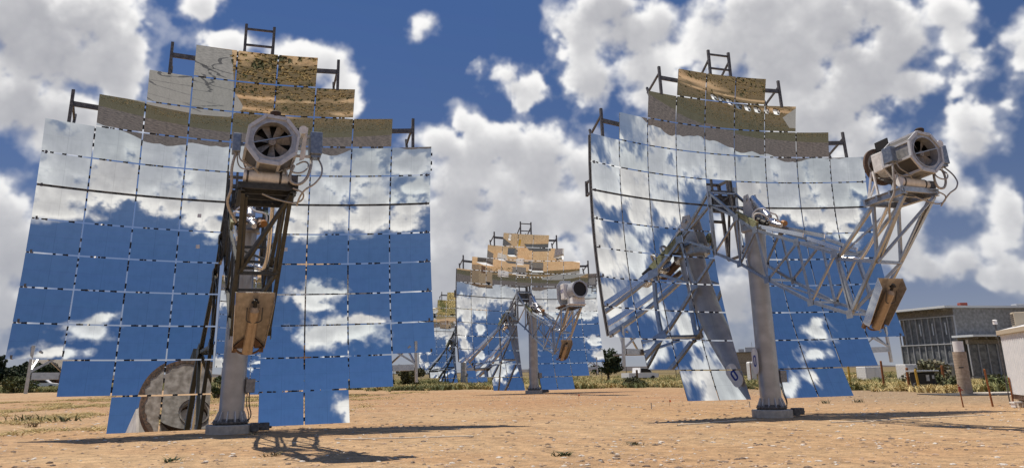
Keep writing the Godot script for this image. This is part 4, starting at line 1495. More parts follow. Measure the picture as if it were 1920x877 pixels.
func make_vegetation() -> void:
	var straw := [Color(0.62, 0.49, 0.23), Color(0.52, 0.41, 0.18), Color(0.40, 0.34, 0.14), Color(0.22, 0.22, 0.08), Color(0.13, 0.15, 0.055)]
	var spots := []
	var cols := []
	rng.seed = 101
	# grass beyond the yard
	while spots.size() < 26000:
		var az := deg_to_rad(rng.randf_range(-35.0, 35.0))
		var d := 44.0 + 150.0 * pow(rng.randf(), 1.6)
		var x := sin(az) * d
		var z := -cos(az) * d
		if rng.randf() > grassiness(x, z): continue
		if absf(x - 44.0) < 7.0 and z < -73.0: continue
		var p := patchy.get_noise_2d(x * 1.3 + 50.0, z * 1.3)
		var k := clampi(int(2.0 + p * 5.0 + rng.randf_range(-1.2, 1.2)), 0, 4)
		var h := rng.randf_range(0.22, 0.50) * (1.0 + maxf(p, 0.0))
		if x < -40.0: k = clampi(k + 2, 0, 4)
		elif field_edge(x) - z < 9.0 and x < 20.0: k = clampi(k + 1, 1, 4)
		spots.append(Transform3D(Basis(Vector3(0, 1, 0), rng.randf() * TAU).scaled(Vector3(1.5, h, 1.5)), Vector3(x, 0, z)))
		cols.append(straw[k])
	# a green verge before the trees at left and round the far brackets
	for i in 5200:
		var x := rng.randf_range(-92.0, -44.0) if i < 3600 else rng.randf_range(-22.0, -8.0)
		var z := rng.randf_range(-122.0, -98.0) if i < 3600 else rng.randf_range(-116.0, -99.0)
		var h := rng.randf_range(0.35, 0.75)
		spots.append(Transform3D(Basis(Vector3(0, 1, 0), rng.randf() * TAU).scaled(Vector3(1.8, h, 1.8)), Vector3(x, 0, z)))
		cols.append([Color(0.16, 0.18, 0.06), Color(0.12, 0.145, 0.05), Color(0.24, 0.23, 0.09), Color(0.38, 0.33, 0.14)][rng.randi_range(0, 3)])
	cloud_of("dry_grass", tuft_mesh(9, 0.22, 5), spots, cols, M.leaf, "dry straw and green grass growing beyond the bare dirt yard")
	# thin grass on the dirt to the left
	spots = []
	cols = []
	while spots.size() < 5200:
		var x := rng.randf_range(-34.0, -6.0)
		var z := rng.randf_range(-70.0, -22.0)
		var m := smoothstep(-0.05, 0.35, patchy.get_noise_2d(x * 1.5 + 9.0, z * 0.9)) * smoothstep(-6.0, -12.0, x)
		if rng.randf() > m: continue
		spots.append(Transform3D(Basis(Vector3(0, 1, 0), rng.randf() * TAU).scaled(Vector3(0.8, rng.randf_range(0.06, 0.16), 0.8)), Vector3(x, ground_height(x, z), z)))
		cols.append(straw[[0, 0, 1, 1, 2, 3][rng.randi_range(0, 5)]])
	cloud_of("sparse_grass", tuft_mesh(8, 0.2, 6, 0.02), spots, cols, M.leaf, "thin dry grass scattered over the dirt at left")
	# scrub on the plain behind the camera, seen in the mirrors
	spots = []
	cols = []
	while spots.size() < 9000:
		var az := deg_to_rad(rng.randf_range(-15.0, 95.0))
		var d := 26.0 + 520.0 * pow(rng.randf(), 1.9)
		var x := sin(az) * d
		var z := cos(az) * d
		if z < 16.0 and x < 60.0: continue
		if rng.randf() > 0.05 + grassiness(x, maxf(z, 16.0)): continue
		if on_pad(Vector2(x, z)): continue
		var p := patchy.get_noise_2d(x * 0.6 + 50.0, z * 0.6)
		var w := rng.randf_range(0.5, 1.4) * (1.0 + d / 200.0)
		var dark := p + rng.randf_range(-0.3, 0.3) > 0.36
		spots.append(Transform3D(Basis(Vector3(0, 1, 0), rng.randf() * TAU).scaled(Vector3(w * 0.9, rng.randf_range(0.15, 0.3) * (2.4 if dark else 1.0), w * 0.9)), Vector3(x, 0, z)))
		cols.append(Color(0.085, 0.085, 0.035) if dark else [Color(0.30, 0.195, 0.07), Color(0.24, 0.16, 0.06), Color(0.18, 0.135, 0.05)][rng.randi_range(0, 2)])
	cloud_of("scrub", tuft_mesh(14, 0.35, 7, 0.09), spots, cols, M.leaf, "golden scrub with dark bushes on the plain")


func make_stones() -> void:
	var st := []
	for v in 3:
		rng.seed = 300 + v
		var b := MB.new()
		var ring := []
		for j in 4:
			var row := []
			var f := j / 3.0
			for i in 6:
				var a := TAU * i / 6 + rng.randf() * 0.5
				var r: float = [0.8, 1.0, 0.75, 0.1][j] * rng.randf_range(0.75, 1.15)
				row.append(Vector3(cos(a) * r, -0.25 + f * rng.randf_range(0.7, 0.95), sin(a) * r))
			ring.append(row)
		for j in 3:
			for i in 6:
				var l := (i + 1) % 6
				b.quad(ring[j + 1][i], ring[j + 1][l], ring[j][l], ring[j][i])
		st.append(b.done())
	for v in 3:
		rng.seed = 310 + v
		var spots := []
		var cols := []
		for i in 14000:
			var az := deg_to_rad(rng.randf_range(-35.0, 35.0))
			var d := 11.0 + 48.0 * pow(rng.randf(), 1.4)
			var x := sin(az) * d
			var z := -cos(az) * d
			if z < field_edge(x): continue
			var s := 0.007 + 0.050 * pow(rng.randf(), 9.0)
			if patchy.get_noise_2d(x * 2.0, z * 2.0 + 70.0) < -0.05: s *= 0.6
			var b := Basis(Vector3(0, 1, 0), rng.randf() * TAU).scaled(Vector3(s * rng.randf_range(0.9, 1.6), s * rng.randf_range(0.5, 0.9), s))
			spots.append(Transform3D(b, Vector3(x, ground_height(x, z) + s * 0.1, z)))
			var l := rng.randf()
			cols.append(Color(0.62, 0.57, 0.50) if l > 0.72 else (Color(0.46, 0.33, 0.23) if l > 0.3 else Color(0.20, 0.15, 0.115)))
		cloud_of("pebbles", st[v], spots, cols, M.stone, "pale and brown pebbles strewn over the dirt yard")


var pad_outline := PackedVector2Array([Vector2(16.5, 24.0), Vector2(27, 22.0), Vector2(62, 48), Vector2(110, 96), Vector2(165, 175), Vector2(128, 190), Vector2(88, 165), Vector2(60, 118), Vector2(49, 96), Vector2(35, 62)])


func on_pad(p: Vector2) -> bool:
	return Geometry2D.is_point_in_polygon(p, pad_outline)


func make_pad() -> void:
	# grey paved yard behind the camera with dark lines for truss legs and their shadows; the mirrors show it
	var b := MB.new()
	var outline := PackedVector2Array()
	for p in pad_outline: outline.append(Vector2(p.x, -p.y))
	outline.reverse()
	b.prism(outline, Vector3(0, -0.05, 0), Basis(Vector3(1, 0, 0), Vector3(0, 0, -1), Vector3(0, 1, 0)), 0.075)
	struct("paved_yard", b, M.gravel)
	var t := MB.new()
	rng.seed = 404
	for l in [[19, 27, 27, 37, 0.22], [25, 25, 26.5, 41, 0.4], [26.5, 30, 33, 36, 0.3], [26, 33, 21, 40, 0.25], [27, 38, 34, 50, 0.3], [33, 36, 36, 47, 0.3], [36, 47, 30, 55, 0.28], [34, 30, 46, 52, 0.4], [46, 40, 62, 70, 0.45], [40, 60, 66, 62, 0.4], [62, 70, 54, 92, 0.5], [66, 62, 92, 96, 0.55], [54, 92, 84, 118, 0.6], [92, 96, 84, 118, 0.6], [92, 96, 124, 150, 0.8], [84, 118, 96, 150, 0.8], [36, 47, 46, 52, 0.4], [30, 40, 40, 60, 0.35]]:
		var a := Vector3(l[0], 0.029, l[1])
		var e := Vector3(l[2], 0.029, l[3])
		var d := (e - a).normalized()
		var s := Vector3(-d.z, 0, d.x)
		var k := int(a.distance_to(e) / 1.6)
		var prev := a
		var pw: float = l[4]
		for i in k + 1:
			var p := a.lerp(e, float(i) / k) + s * rng.randf_range(-0.45, 0.45)
			var w: float = l[4] * rng.randf_range(0.5, 1.3)
			if i > 0: t.quad(prev - s * pw, prev + s * pw, p + s * w, p - s * w)
			prev = p
			pw = w
	struct("truss_shadow_lines", t, M.dark_marks)  # flat ribbons standing in for heliostat trusses and the shadows they cast


# ---------------------------------------------------------------- trees, shrubs
func crown(spots: Array, per: int, leaf: float, base: Color, seed_: int) -> MB:
	rng.seed = seed_
	var b := MB.new()
	for s in spots:
		var o: Vector3 = s[0]
		var r: float = s[1]
		for i in per:
			var d := Vector3(rng.randfn(), rng.randfn(), rng.randfn()).normalized() * r * pow(rng.randf(), 0.45)
			d.y *= 0.85
			var p := o + d
			var x := Vector3(rng.randf_range(-1, 1), rng.randf_range(-1, 1), rng.randf_range(-1, 1)).normalized()
			var y := x.cross(Vector3(rng.randf_range(-1, 1), rng.randf_range(-1, 1), rng.randf_range(-1, 1))).normalized()
			var k := leaf * rng.randf_range(0.6, 1.4)
			var l := rng.randf_range(0.6, 1.35)
			b.col = Color(base.r * l, base.g * l * rng.randf_range(0.9, 1.1), base.b * l)
			b.quad(p + (y - x * 0.3) * k, p + (x + y * 0.2) * k, p - (y - x * 0.3) * k, p - (x + y * 0.2) * k)
	return b


func tree(called: String, label: String, category: String, at: Vector3, h: float, w: float, base: Color, seed_: int, group := "") -> void:
	var o := thing(called, label, category, at, 0.0, group)
	rng.seed = seed_
	var lobes := []
	var tr := MB.new()
	var low := 0.12 if h < 3.0 else 0.3
	tr.frustum(Vector3(0, -0.1, 0), Vector3(0, h * low, 0), w * 0.045, w * 0.03, 8, false)
	for i in int(9 + w * 1.5):
		var p := Vector3(rng.randfn() * w * 0.24, h * rng.randf_range(low + 0.05, 0.86), rng.randfn() * w * 0.24)
		p.x *= 1.15 - p.y / h * 0.5
		lobes.append([p, w * rng.randf_range(0.14, 0.24)])
		tr.frustum(Vector3(0, h * low * 0.8, 0), p, w * 0.02, w * 0.006, 5, false)
	part("trunk", tr, M.bark, o)
	part("crown", crown(lobes, 150, w * 0.035, base, seed_ + 1), M.leaf, o)


func make_plants() -> void:
	tree("leafy_tree", "dark green bushy tree just left of the right dish's bracket", "tree", Vector3(11.4, 0, -104.4), 4.3, 4.0, Color(0.035, 0.052, 0.022), 501)
	tree("leafy_tree", "leftmost dark tree at the edge of the picture behind the left dish", "tree", Vector3(-78.0, 0, -124), 5.4, 6.0, Color(0.03, 0.046, 0.02), 503, "dark trees behind the left dish")
	tree("leafy_tree", "dark tree between the leftmost tree and the brick house", "tree", Vector3(-73.5, 0, -126), 4.0, 5.2, Color(0.038, 0.055, 0.024), 505, "dark trees behind the left dish")
	tree("leafy_tree", "smaller dark tree beside the left dish's lower bracket", "tree", Vector3(-69.0, 0, -124), 3.8, 4.2, Color(0.032, 0.05, 0.022), 507, "dark trees behind the left dish")
	tree("shrub", "green shrub seen through the slot of the left dish", "shrub", Vector3(-20.1, 0, -57.5), 1.45, 1.5, Color(0.06, 0.085, 0.03), 511)
	tree("shrub", "tall olive shrub below the left dish's right bracket", "shrub", Vector3(-11.6, 0, -93), 2.1, 3.4, Color(0.085, 0.085, 0.035), 513)
	tree("shrub", "low green shrub beneath the bracket at the left dish's lower right", "shrub", Vector3(-14.6, 0, -92), 1.2, 3.0, Color(0.075, 0.095, 0.03), 515)
	tree("shrub", "rounded sage shrub in front of the dark panelled building", "shrub", Vector3(31.6, 0, -65), 1.9, 3.4, Color(0.21, 0.20, 0.13), 517)
	tree("shrub", "dark green shrub left of the concrete column", "shrub", Vector3(25.9, 0, -52), 0.75, 2.0, Color(0.10, 0.11, 0.05), 519)
	tree("shrub", "green shrub between the concrete column and the white container", "shrub", Vector3(27.8, 0, -48.8), 0.75, 2.2, Color(0.13, 0.145, 0.06), 521)
	tree("shrub", "dark shrub on the grass edge right of the centre dish", "shrub", Vector3(10.7, 0, -77), 0.7, 2.0, Color(0.07, 0.075, 0.035), 523)
	tree("shrub", "low weedy shrub at the grass edge beyond the left dish's lower left corner", "shrub", Vector3(-58.5, 0, -99), 1.5, 3.8, Color(0.075, 0.09, 0.03), 525)
	var k := 0
	for p in [[-17.9, -31.3, 0.30, "long low green weed clump on the dirt left of the left dish"], [-16.2, -30.7, 0.28, "green weed clump beside the long clump at far left"], [-15.4, -27.4, 0.22, "brown weed below the weed clumps at far left"], [-11.6, -29.8, 0.18, "small brown weed near the left dish's lower left corner"], [-10.6, -17.0, 0.15, "grey green weed in the lower left corner of the dirt"], [0.85, -15.6, 0.10, "tiny dark green weed nearest the bottom edge at centre"], [2.4, -17.6, 0.08, "tiny grey weed on the dirt right of centre"], [-6.2, -15.6, 0.10, "tiny green weed at the bottom edge left of centre"], [-4.6, -16.4, 0.09, "small brown weed in front of the left dish's shadow"], [14.6, -36.5, 0.2, "small sage weed left of the red standpipe"], [13.0, -36.0, 0.18, "sage weed near the right dish's lower right corner"], [11.3, -14.2, 0.12, "small weed in the bottom right corner"]]:
		var o := part(numbered("weed"), tuft_mesh(26, 0.7 if k < 2 else 0.45, 600 + k, 0.03), M.leaf, self, Transform3D(Basis.from_scale(Vector3(1.3 if k < 2 else 0.6, p[2], 0.6)), Vector3(p[0], 0, p[1])))
		var mesh: ArrayMesh = o.mesh
		var arr := mesh.surface_get_arrays(0)
		var cc: PackedColorArray = arr[Mesh.ARRAY_COLOR]
		var tint: Color = [Color(0.10, 0.115, 0.045), Color(0.10, 0.115, 0.045), Color(0.21, 0.16, 0.085), Color(0.2, 0.15, 0.08), Color(0.14, 0.14, 0.08), Color(0.05, 0.075, 0.03), Color(0.1, 0.1, 0.06), Color(0.05, 0.08, 0.03), Color(0.2, 0.15, 0.07), Color(0.13, 0.14, 0.09), Color(0.13, 0.14, 0.09), Color(0.06, 0.08, 0.03)][k]
		for i in cc.size(): cc[i] = Color(cc[i].r * tint.r, cc[i].r * tint.g, cc[i].r * tint.b)
		arr[Mesh.ARRAY_COLOR] = cc
		var nm := ArrayMesh.new()
		nm.add_surface_from_arrays(Mesh.PRIMITIVE_TRIANGLES, arr)
		o.mesh = nm
		tag(o, p[3], "weed", "weeds on the dirt")
		k += 1


# ---------------------------------------------------------------- buildings
func wall_quad(b: MB, a: Vector3, e: Vector3, y0: float, y1: float, thick: float) -> void:
	var d := (e - a).normalized()
	var out := Vector3(-d.z, 0, d.x)
	var m := (a + e) * 0.5 + Vector3(0, (y0 + y1) * 0.5, 0) - out * thick * 0.5
	b.box(m, Vector3(a.distance_to(e), y1 - y0, thick), Basis(d, Vector3(0, 1, 0), d.cross(Vector3(0, 1, 0))))


func panel_building() -> void:
	var o := thing("panelled_building", "dark two-storey building with glazed panels and a sloping pale roof edge", "building", Vector3(40.6, 0, -77.0))
	var A := Vector3(-2.2, 0, -6.6)
	var C := Vector3(0, 0, 0)
	var R := Vector3(12.5, 0, -3.0)
	var dA := (C - A).normalized()
	var dB := (R - C).normalized()
	var outA := Vector3(-dA.z, 0, dA.x)
	var outB := Vector3(-dB.z, 0, dB.x)
	var b := MB.new()
	# body set back behind the glazing
	wall_quad(b, A - outA * 0.3, C - outA * 0.3, 0.0, 6.1, 0.3)
	wall_quad(b, R, C + (R - C) * 2.0, 0, 6.5, 0.4)
	part("wall", b, M.soffit, o)
	var w := MB.new()
	wall_quad(w, C, R, 0.0, 6.55, 0.4)
	part("wall", w, M.concrete_dark, o)
	var hd := MB.new()
	wall_quad(hd, A, C, 5.85, 6.55, 0.4)
	part("header", hd, M.soffit, o)
	# glazing: upper and lower rows of tall panels
	var len := A.distance_to(C)
	var n := 9
	for row in 2:
		var y0 := 3.42 if row else 0.25
		var y1 := 5.82 if row else 3.30
		for i in n:
			var p := MB.new()
			var a := A + dA * (len * (i + (0.9 if i == 0 and row else 0.0) + 0.02) / n) - outA * (0.04 + 0.03 * (i % 2))
			var e := A + dA * (len * (i + 0.98) / n) - outA * (0.04 + 0.03 * (i % 2))
			wall_quad(p, a, e, y0, y1, 0.06)
			var g := part("panel", p, M.glazing, o)
			if row and i in [3, 5, 7]:
				var s := MB.new()
				var m := (a + e) * 0.5 + Vector3(0, 4.75, 0) + outA * 0.03
				s.box(m, Vector3(0.10, 1.1, 0.05), Basis(dA, Vector3(0, 1, 0), dA.cross(Vector3(0, 1, 0))))
				part("pale_strip", s, M.roof_edge, g)  # narrow pale upright strip on some upper panels
	for i in n + 1:
		var p := MB.new()
		p.box(A + dA * (len * i / n) + Vector3(0, 3.0, 0), Vector3(0.06, 5.7, 0.14), Basis(dA, Vector3(0, 1, 0), dA.cross(Vector3(0, 1, 0))))
		part("mullion", p, M.mullion, o)
	for y in [3.36, 5.84]:
		var p := MB.new()
		wall_quad(p, A + outA * 0.1, C + outA * 0.1, y - 0.05, y + 0.05, 0.1)
		part("rail", p, M.mullion, o)
	# roof slab with an overhang and rafter ends
	var rf := MB.new()
	var q := [A - dA * 0.2 + outA * 1.0, C + outA * 1.0 + dB * 0.1, R * 2.0 + outB * 0.3, R * 2.0 + Vector3(0, 0, -14), A + Vector3(1.0, 0, -8.0)]
	for i in 5:
		q[i].y = 6.62 + (0.28 if i == 0 else 0.12) * 0.5
	var outline := PackedVector2Array()
	for p in q: outline.append(Vector2(p.x, -p.z))
	if Geometry2D.is_polygon_clockwise(outline): outline.reverse()
	rf.prism(outline, Vector3(0, 6.56, 0), Basis(Vector3(1, 0, 0), Vector3(0, 0, -1), Vector3(0, 1, 0)), 0.20)
	var roof := part("roof", rf, M.roof_edge, o)
	for i in 8:
		var p := MB.new()
		var a := A + dA * (len * (i + 0.5) / 8.0)
		p.bar(a + Vector3(0, 6.45, 0) - outA * 0.1, a + outA * 0.8 + Vector3(0, 6.45, 0), 0.12, 0.18)
		part("rafter", p, M.soffit, roof)
	var ch := MB.new()
	ch.cbox(Vector3(2.4, 6.95, -2.6), Vector3(0.7, 0.45, 0.6), 0.03)
	part("roof_vent", ch, M.red, roof)
	var vent := MB.new()
	vent.cbox(Vector3(8.6, 6.9, -3.6), Vector3(1.4, 0.3, 1.0), 0.05)
	part("roof_vent", vent, M.panel_grey, roof)
	# lean-to under the concrete wall
	var cn := MB.new()
	var a0 := C - dB * 0.6 + outB * 2.6
	var e0 := C + dB * 5.4 + outB * 2.6
	wall_quad(cn, a0, e0, 3.86, 4.04, 2.6)
	var canopy := part("canopy", cn, M.roof_edge, o)
	for i in 6:
		var p := MB.new()
		var a := a0.lerp(e0, (i + 0.5) / 6.0)
		p.bar(a + Vector3(0, 3.75, 0) - outB * 2.4, a + Vector3(0, 3.75, 0) - outB * 0.1, 0.12, 0.18)
		part("rafter", p, M.soffit, canopy)
	var hb := MB.new()
	wall_quad(hb, a0 - outB * 0.7, e0 + dB * 3.0 - outB * 0.7, 3.25, 3.62, 0.3)
	part("header", hb, M.soffit, o)
	for i in 9:
		var p := MB.new()
		var a := a0 + dB * (1.0 * i) - outB * 0.8
		wall_quad(p, a + dB * 0.03, a + dB * 0.97, 0.5, 3.22, 0.06)
		part("panel", p, M.glazing, o)
		var ml := MB.new()
		ml.box(a + Vector3(0, 1.9, 0) + outB * 0.03, Vector3(0.06, 2.7, 0.12), Basis(dB, Vector3(0, 1, 0), dB.cross(Vector3(0, 1, 0))))
		part("mullion", ml, M.mullion, o)
	var sill := MB.new()
	wall_quad(sill, a0 - outB * 0.75, e0 + dB * 3.0 - outB * 0.75, 0.0, 0.48, 0.25)
	part("sill", sill, M.concrete_dark, o)


func container() -> void:
	# corrugated site container raised on beams; its white roof shows in the centre dish
	var o := thing("site_container", "white corrugated container on a raised base at the right edge", "container", Vector3(18.0, 0, -31.15), deg_to_rad(-108.0))
	var L := 11.0
	var W := 2.5
	var b := MB.new()
	b.box(Vector3(L * 0.5, 1.5, -W * 0.5), Vector3(L - 0.1, 2.1, W - 0.1))
	part("core", b, M.siding, o)
	var k := 0
	for side in [[Vector3(0, 0, 0), Vector3(L, 0, 0), 1.0], [Vector3(0, 0, -W), Vector3(L, 0, -W), -1.0]]:
		for i in 44:
			var p := MB.new()
			var x: float = 0.05 + i * 0.248
			p.prism(PackedVector2Array([Vector2(0, -0.045), Vector2(0.07, 0.0), Vector2(0.165, 0.0), Vector2(0.235, -0.045)]), Vector3(x, 0.42, side[0].z), Basis(Vector3(1, 0, 0), Vector3(0, 0, side[2]), Vector3(0, 1, 0)), 2.06)
			part("corrugation", p, M.siding, o)
	for i in 9:
		var p := MB.new()
		p.prism(PackedVector2Array([Vector2(0, -0.045), Vector2(0.07, 0.0), Vector2(0.165, 0.0), Vector2(0.235, -0.045)]), Vector3(-0.0, 0.42, -0.08 - i * 0.26), Basis(Vector3(0, 0, -1), Vector3(-1, 0, 0), Vector3(0, 1, 0)), 2.06)
		part("corrugation", p, M.siding, o)
	var f := MB.new()
	f.cbox(Vector3(L * 0.5, 2.56, -W * 0.5), Vector3(L + 0.16, 0.16, W + 0.16), 0.01)
	part("roof_fascia", f, M.fascia, o)
	var r := MB.new()
	r.prism(PackedVector2Array([Vector2(0.02, 0), Vector2(-W * 0.5, 0.30), Vector2(-W - 0.02, 0)]), Vector3(-0.03, 2.645, 0), Basis(Vector3(0, 0, 1), Vector3(0, 1, 0), Vector3(1, 0, 0)), L + 0.06)
	part("roof", r, M.plate_white, o)
	var s := MB.new()
	for z in [-0.12, -W + 0.12]:
		s.box(Vector3(L * 0.5, 0.33, z), Vector3(L, 0.17, 0.12))
	part("base_beam", s, M.brown_steel, o)
	for x in [0.55, 4.0, 7.5, 10.6]:
		var p := MB.new()
		for z in [-0.25, -W + 0.25]:
			p.box(Vector3(x, 0.05, z), Vector3(0.4, 0.16, 0.4))
			p.box(Vector3(x, 0.19, z), Vector3(0.22, 0.12, 0.22))
		part("footing", p, M.concrete, o)
	var cd := MB.new()
	cd.tube([Vector3(-0.07, 0.05, 0.04), Vector3(-0.07, 2.62, 0.04), Vector3(-0.10, 2.9, 0.04)], 0.022)
	part("conduit", cd, M.steel_dark, o)
	var lm := MB.new()
	lm.frustum(Vector3(-0.12, 2.88, 0.04), Vector3(-0.12, 3.02, 0.04), 0.085, 0.075, 16)
	lm.frustum(Vector3(-0.12, 3.02, 0.04), Vector3(-0.12, 3.05, 0.04), 0.095, 0.06, 16)
	part("yard_light", lm, M.plate_white, o)
	var ac := MB.new()
	ac.cbox(Vector3(0.35, 3.02, -0.75), Vector3(0.5, 0.5, 0.6), 0.02)
	var a := part("air_conditioner", ac, M.fascia, o)
	var g := MB.new()
	for i in 6: g.box(Vector3(0.35, 2.84 + i * 0.07, -0.44), Vector3(0.42, 0.03, 0.02))
	part("grille", g, M.wire, a)
	var ac2 := MB.new()
	ac2.cbox(Vector3(0.3, 2.98, -1.45), Vector3(0.5, 0.38, 0.5), 0.02)
	part("air_conditioner", ac2, M.steel_dark, o)
	var st := MB.new()
	st.box(Vector3(-0.1, 0.16, 0.5), Vector3(0.5, 0.05, 0.3))
	for x in [-0.3, 0.1]: st.box(Vector3(x, 0.07, 0.5), Vector3(0.05, 0.14, 0.28))
	var step := part(numbered("step_stool"), st, M.plate_white, self, Transform3D(Basis(), Vector3(17.75, 0, -30.6)))
	tag(step, "low white step on the dirt at the foot of the container's corner", "step")


func column() -> void:
	var o := thing("cardboard_column", "ribbed tan column with a white top sleeve standing on the dirt", "column", Vector3(22.75, 0, -43.2))
	var b := MB.new()
	var y := 0.0
	while y < 2.06:
		b.frustum(Vector3(0, y, 0), Vector3(0, y + 0.115, 0), 0.325, 0.325, 32, false)
		b.frustum(Vector3(0, y + 0.115, 0), Vector3(0, y + 0.13, 0), 0.318, 0.318, 32, false)
		y += 0.13
	b.frustum(Vector3(0, 2.05, 0), Vector3(0, 2.10, 0), 0.325, 0.325, 32)
	part("tube", b, M.sono, o)
	var s := MB.new()
	s.frustum(Vector3(0, 2.10, 0), Vector3(0, 2.62, 0), 0.25, 0.25, 32)
	part("sleeve", s, M.plate_white, o)
	var f := MB.new()
	f.frustum(Vector3(0, 0.0, 0), Vector3(0, 0.06, 0), 0.52, 0.50, 32)
	part("base_ring", f, M.steel_dark, o)
	var t := MB.new()
	t.box(Vector3(-0.17, 1.33, 0.285), Vector3(0.22, 0.06, 0.02), Basis(Vector3(0, 1, 0), -0.5))
	part("tag_strip", t, M.wire, o)
	var slab := MB.new()
	slab.cbox(Vector3(26.4, 0.04, -43.9), Vector3(5.2, 0.10, 1.5), 0.015, Basis(Vector3(0, 1, 0), 0.1))
	struct("paving", slab, M.concrete)


func post(label: String, at: Vector3, h: float, r: float, m: Material, lean := 0.0) -> void:
	var b := MB.new()
	b.frustum(Vector3(0, -0.1, 0), Vector3(lean, h - 0.03, 0), r, r, 10)
	b.frustum(Vector3(lean, h - 0.03, 0), Vector3(lean, h, 0), r, r * 0.6, 10)
	var o := part(numbered("steel_post"), b, m, self, Transform3D(Basis(), at))
	tag(o, label, "post", "rusty and yellow posts around the yard")


func make_yard() -> void:
	post("tall rusty post standing between the column and the white container", Vector3(17.3, 0, -31.15), 1.3, 0.035, M.rust, -0.08)
	post("yellow post beside the right dish's lower right mirror", Vector3(22.2, 0, -56.5), 1.55, 0.07, M.yellow)
	post("dark rusty post left of the tarpaulin-covered machine", Vector3(23.9, 0, -55.3), 1.8, 0.07, M.rust)
	post("rusty post at the machine's left end", Vector3(24.0, 0, -52.0), 1.35, 0.08, M.rust)
	post("yellow post leaning against the machine's front", Vector3(23.85, 0, -50.4), 1.25, 0.07, M.yellow, -0.1)
	post("rusty post in the grass left of the column", Vector3(31.2, 0, -62.0), 1.45, 0.09, M.rust)
	post("thin rusty post at the corner of the white container", Vector3(17.83, 0, -30.75), 1.0, 0.03, M.rust)
	post("short brown post in the grass behind the small white truck", Vector3(15.3, 0, -107.0), 1.5, 0.14, M.brown_steel)
	var s := thing("standpipe", "red standpipe with a handle in front of the tan column", "standpipe", Vector3(16.2, 0, -31.1))
	var b := MB.new()
	b.frustum(Vector3(0, -0.05, 0), Vector3(-0.03, 0.55, 0), 0.024, 0.024, 10)
	part("pipe", b, M.rust, s)
	b = MB.new()
	b.frustum(Vector3(-0.03, 0.52, 0), Vector3(-0.03, 0.70, 0), 0.05, 0.04, 12)
	b.frustum(Vector3(-0.03, 0.62, 0), Vector3(0.07, 0.57, 0.02), 0.024, 0.024, 8)
	part("head", b, M.red, s)
	b = MB.new()
	b.bar(Vector3(-0.03, 0.72, 0), Vector3(-0.09, 0.76, 0), 0.03)
	part("handle", b, M.red, s)
	# covered machine
	var m := thing("covered_machine", "low dark machine with a grey lid in the grass", "machine", Vector3(24.4, 0, -50.9), 0.12)
	b = MB.new()
	b.cbox(Vector3(0.1, 0.62, -0.2), Vector3(1.2, 0.9, 0.8), 0.06)
	b.frustum(Vector3(-0.55, 0.25, 0.25), Vector3(-0.55, 0.25, 0.05), 0.25, 0.25, 18)
	b.frustum(Vector3(0.55, 0.25, 0.25), Vector3(0.55, 0.25, 0.05), 0.25, 0.25, 18)
	part("body", b, M.black, m)
	b = MB.new()
	b.cbox(Vector3(0.05, 1.14, -0.1), Vector3(1.55, 0.09, 1.0), 0.02)
	part("lid", b, M.panel_grey, m)
	b = MB.new()
	b.box(Vector3(0.15, 0.75, 0.22), Vector3(0.2, 0.35, 0.03))
	b.box(Vector3(0.5, 0.8, 0.22), Vector3(0.14, 0.2, 0.03))
	part("plate", b, M.panel_grey, m)
	# white cabinets on the grass far right
	for i in 3:
		var p: Vector3 = [Vector3(36.6, 0, -78.5), Vector3(38.6, 0, -76.6), Vector3(33.0, 0, -79.0)][i]
		var w: float = [2.1, 2.0, 1.9][i]
		var c := thing("equipment_cabinet", ["white equipment cabinet nearest the panelled building's corner", "grey equipment cabinet against the panelled building", "low white cabinet left of the other cabinets"][i], "cabinet", p, 0.25, "cabinets beside the panelled building")
		var cb := MB.new()
		cb.cbox(Vector3(0, 0.85, 0), Vector3(w, 1.5 if i < 2 else 1.2, 1.4), 0.04)
		part("body", cb, M.white if i != 1 else M.panel_grey, c)
		cb = MB.new()
		cb.box(Vector3(0, 0.05, 0), Vector3(w + 0.2, 0.1, 1.6))
		part("plinth", cb, M.concrete, c)
		cb = MB.new()
		cb.box(Vector3(-w * 0.25, 0.85, 0.705), Vector3(w * 0.4, 1.05, 0.02))
		cb.box(Vector3(w * 0.25, 0.85, 0.705), Vector3(w * 0.4, 1.05, 0.02))
		part("door", cb, M.plate_white if i != 1 else M.steel, c)
	# pale ropes lying on the dirt beside the dishes' shadows
	for l in [[Vector3(8.6, 0.0, -23.5), Vector3(11.1, 0.0, -24.5), Vector3(14.0, 0.0, -25.8), "pale rope lying on the dirt right of the right pedestal"], [Vector3(-4.2, 0.0, -20.1), Vector3(-2.4, 0.0, -20.4), Vector3(-1.0, 0.0, -20.5), "pale rope lying on the dirt beside the left dish's shadow"], [Vector3(4.4, 0.0, -23.3), Vector3(5.6, 0.0, -24.3), Vector3(7.0, 0.0, -25.3), "pale rope lying on the dirt left of the right pedestal"]]:
		b = MB.new()
		var pts := []
		for q in spline([l[0], l[1], l[2]], 10):
			var w: Vector3 = q
			pts.append(Vector3(w.x + patchy.get_noise_2d(w.z * 8.0, 2.0) * 0.12, ground_height(w.x, w.z) + 0.012, w.z + patchy.get_noise_2d(w.x * 8.0, 1.0) * 0.12))
		b.tube(pts, 0.016)
		var rope := part(numbered("rope"), b, M.rope, self)
		tag(rope, l[3], "rope", "pale ropes on the dirt")
	# survey markers
	var fl := [[6.35, -35.5, "orange survey flag nearest the right dish's lower left mirrors"], [9.5, -33.2, "orange survey flag just left of the right pedestal"], [3.35, -46.0, "small orange survey flag on the dirt right of the centre dish"], [16.2, -24.9, "orange survey flag on the dirt at right beyond the shadow"]]
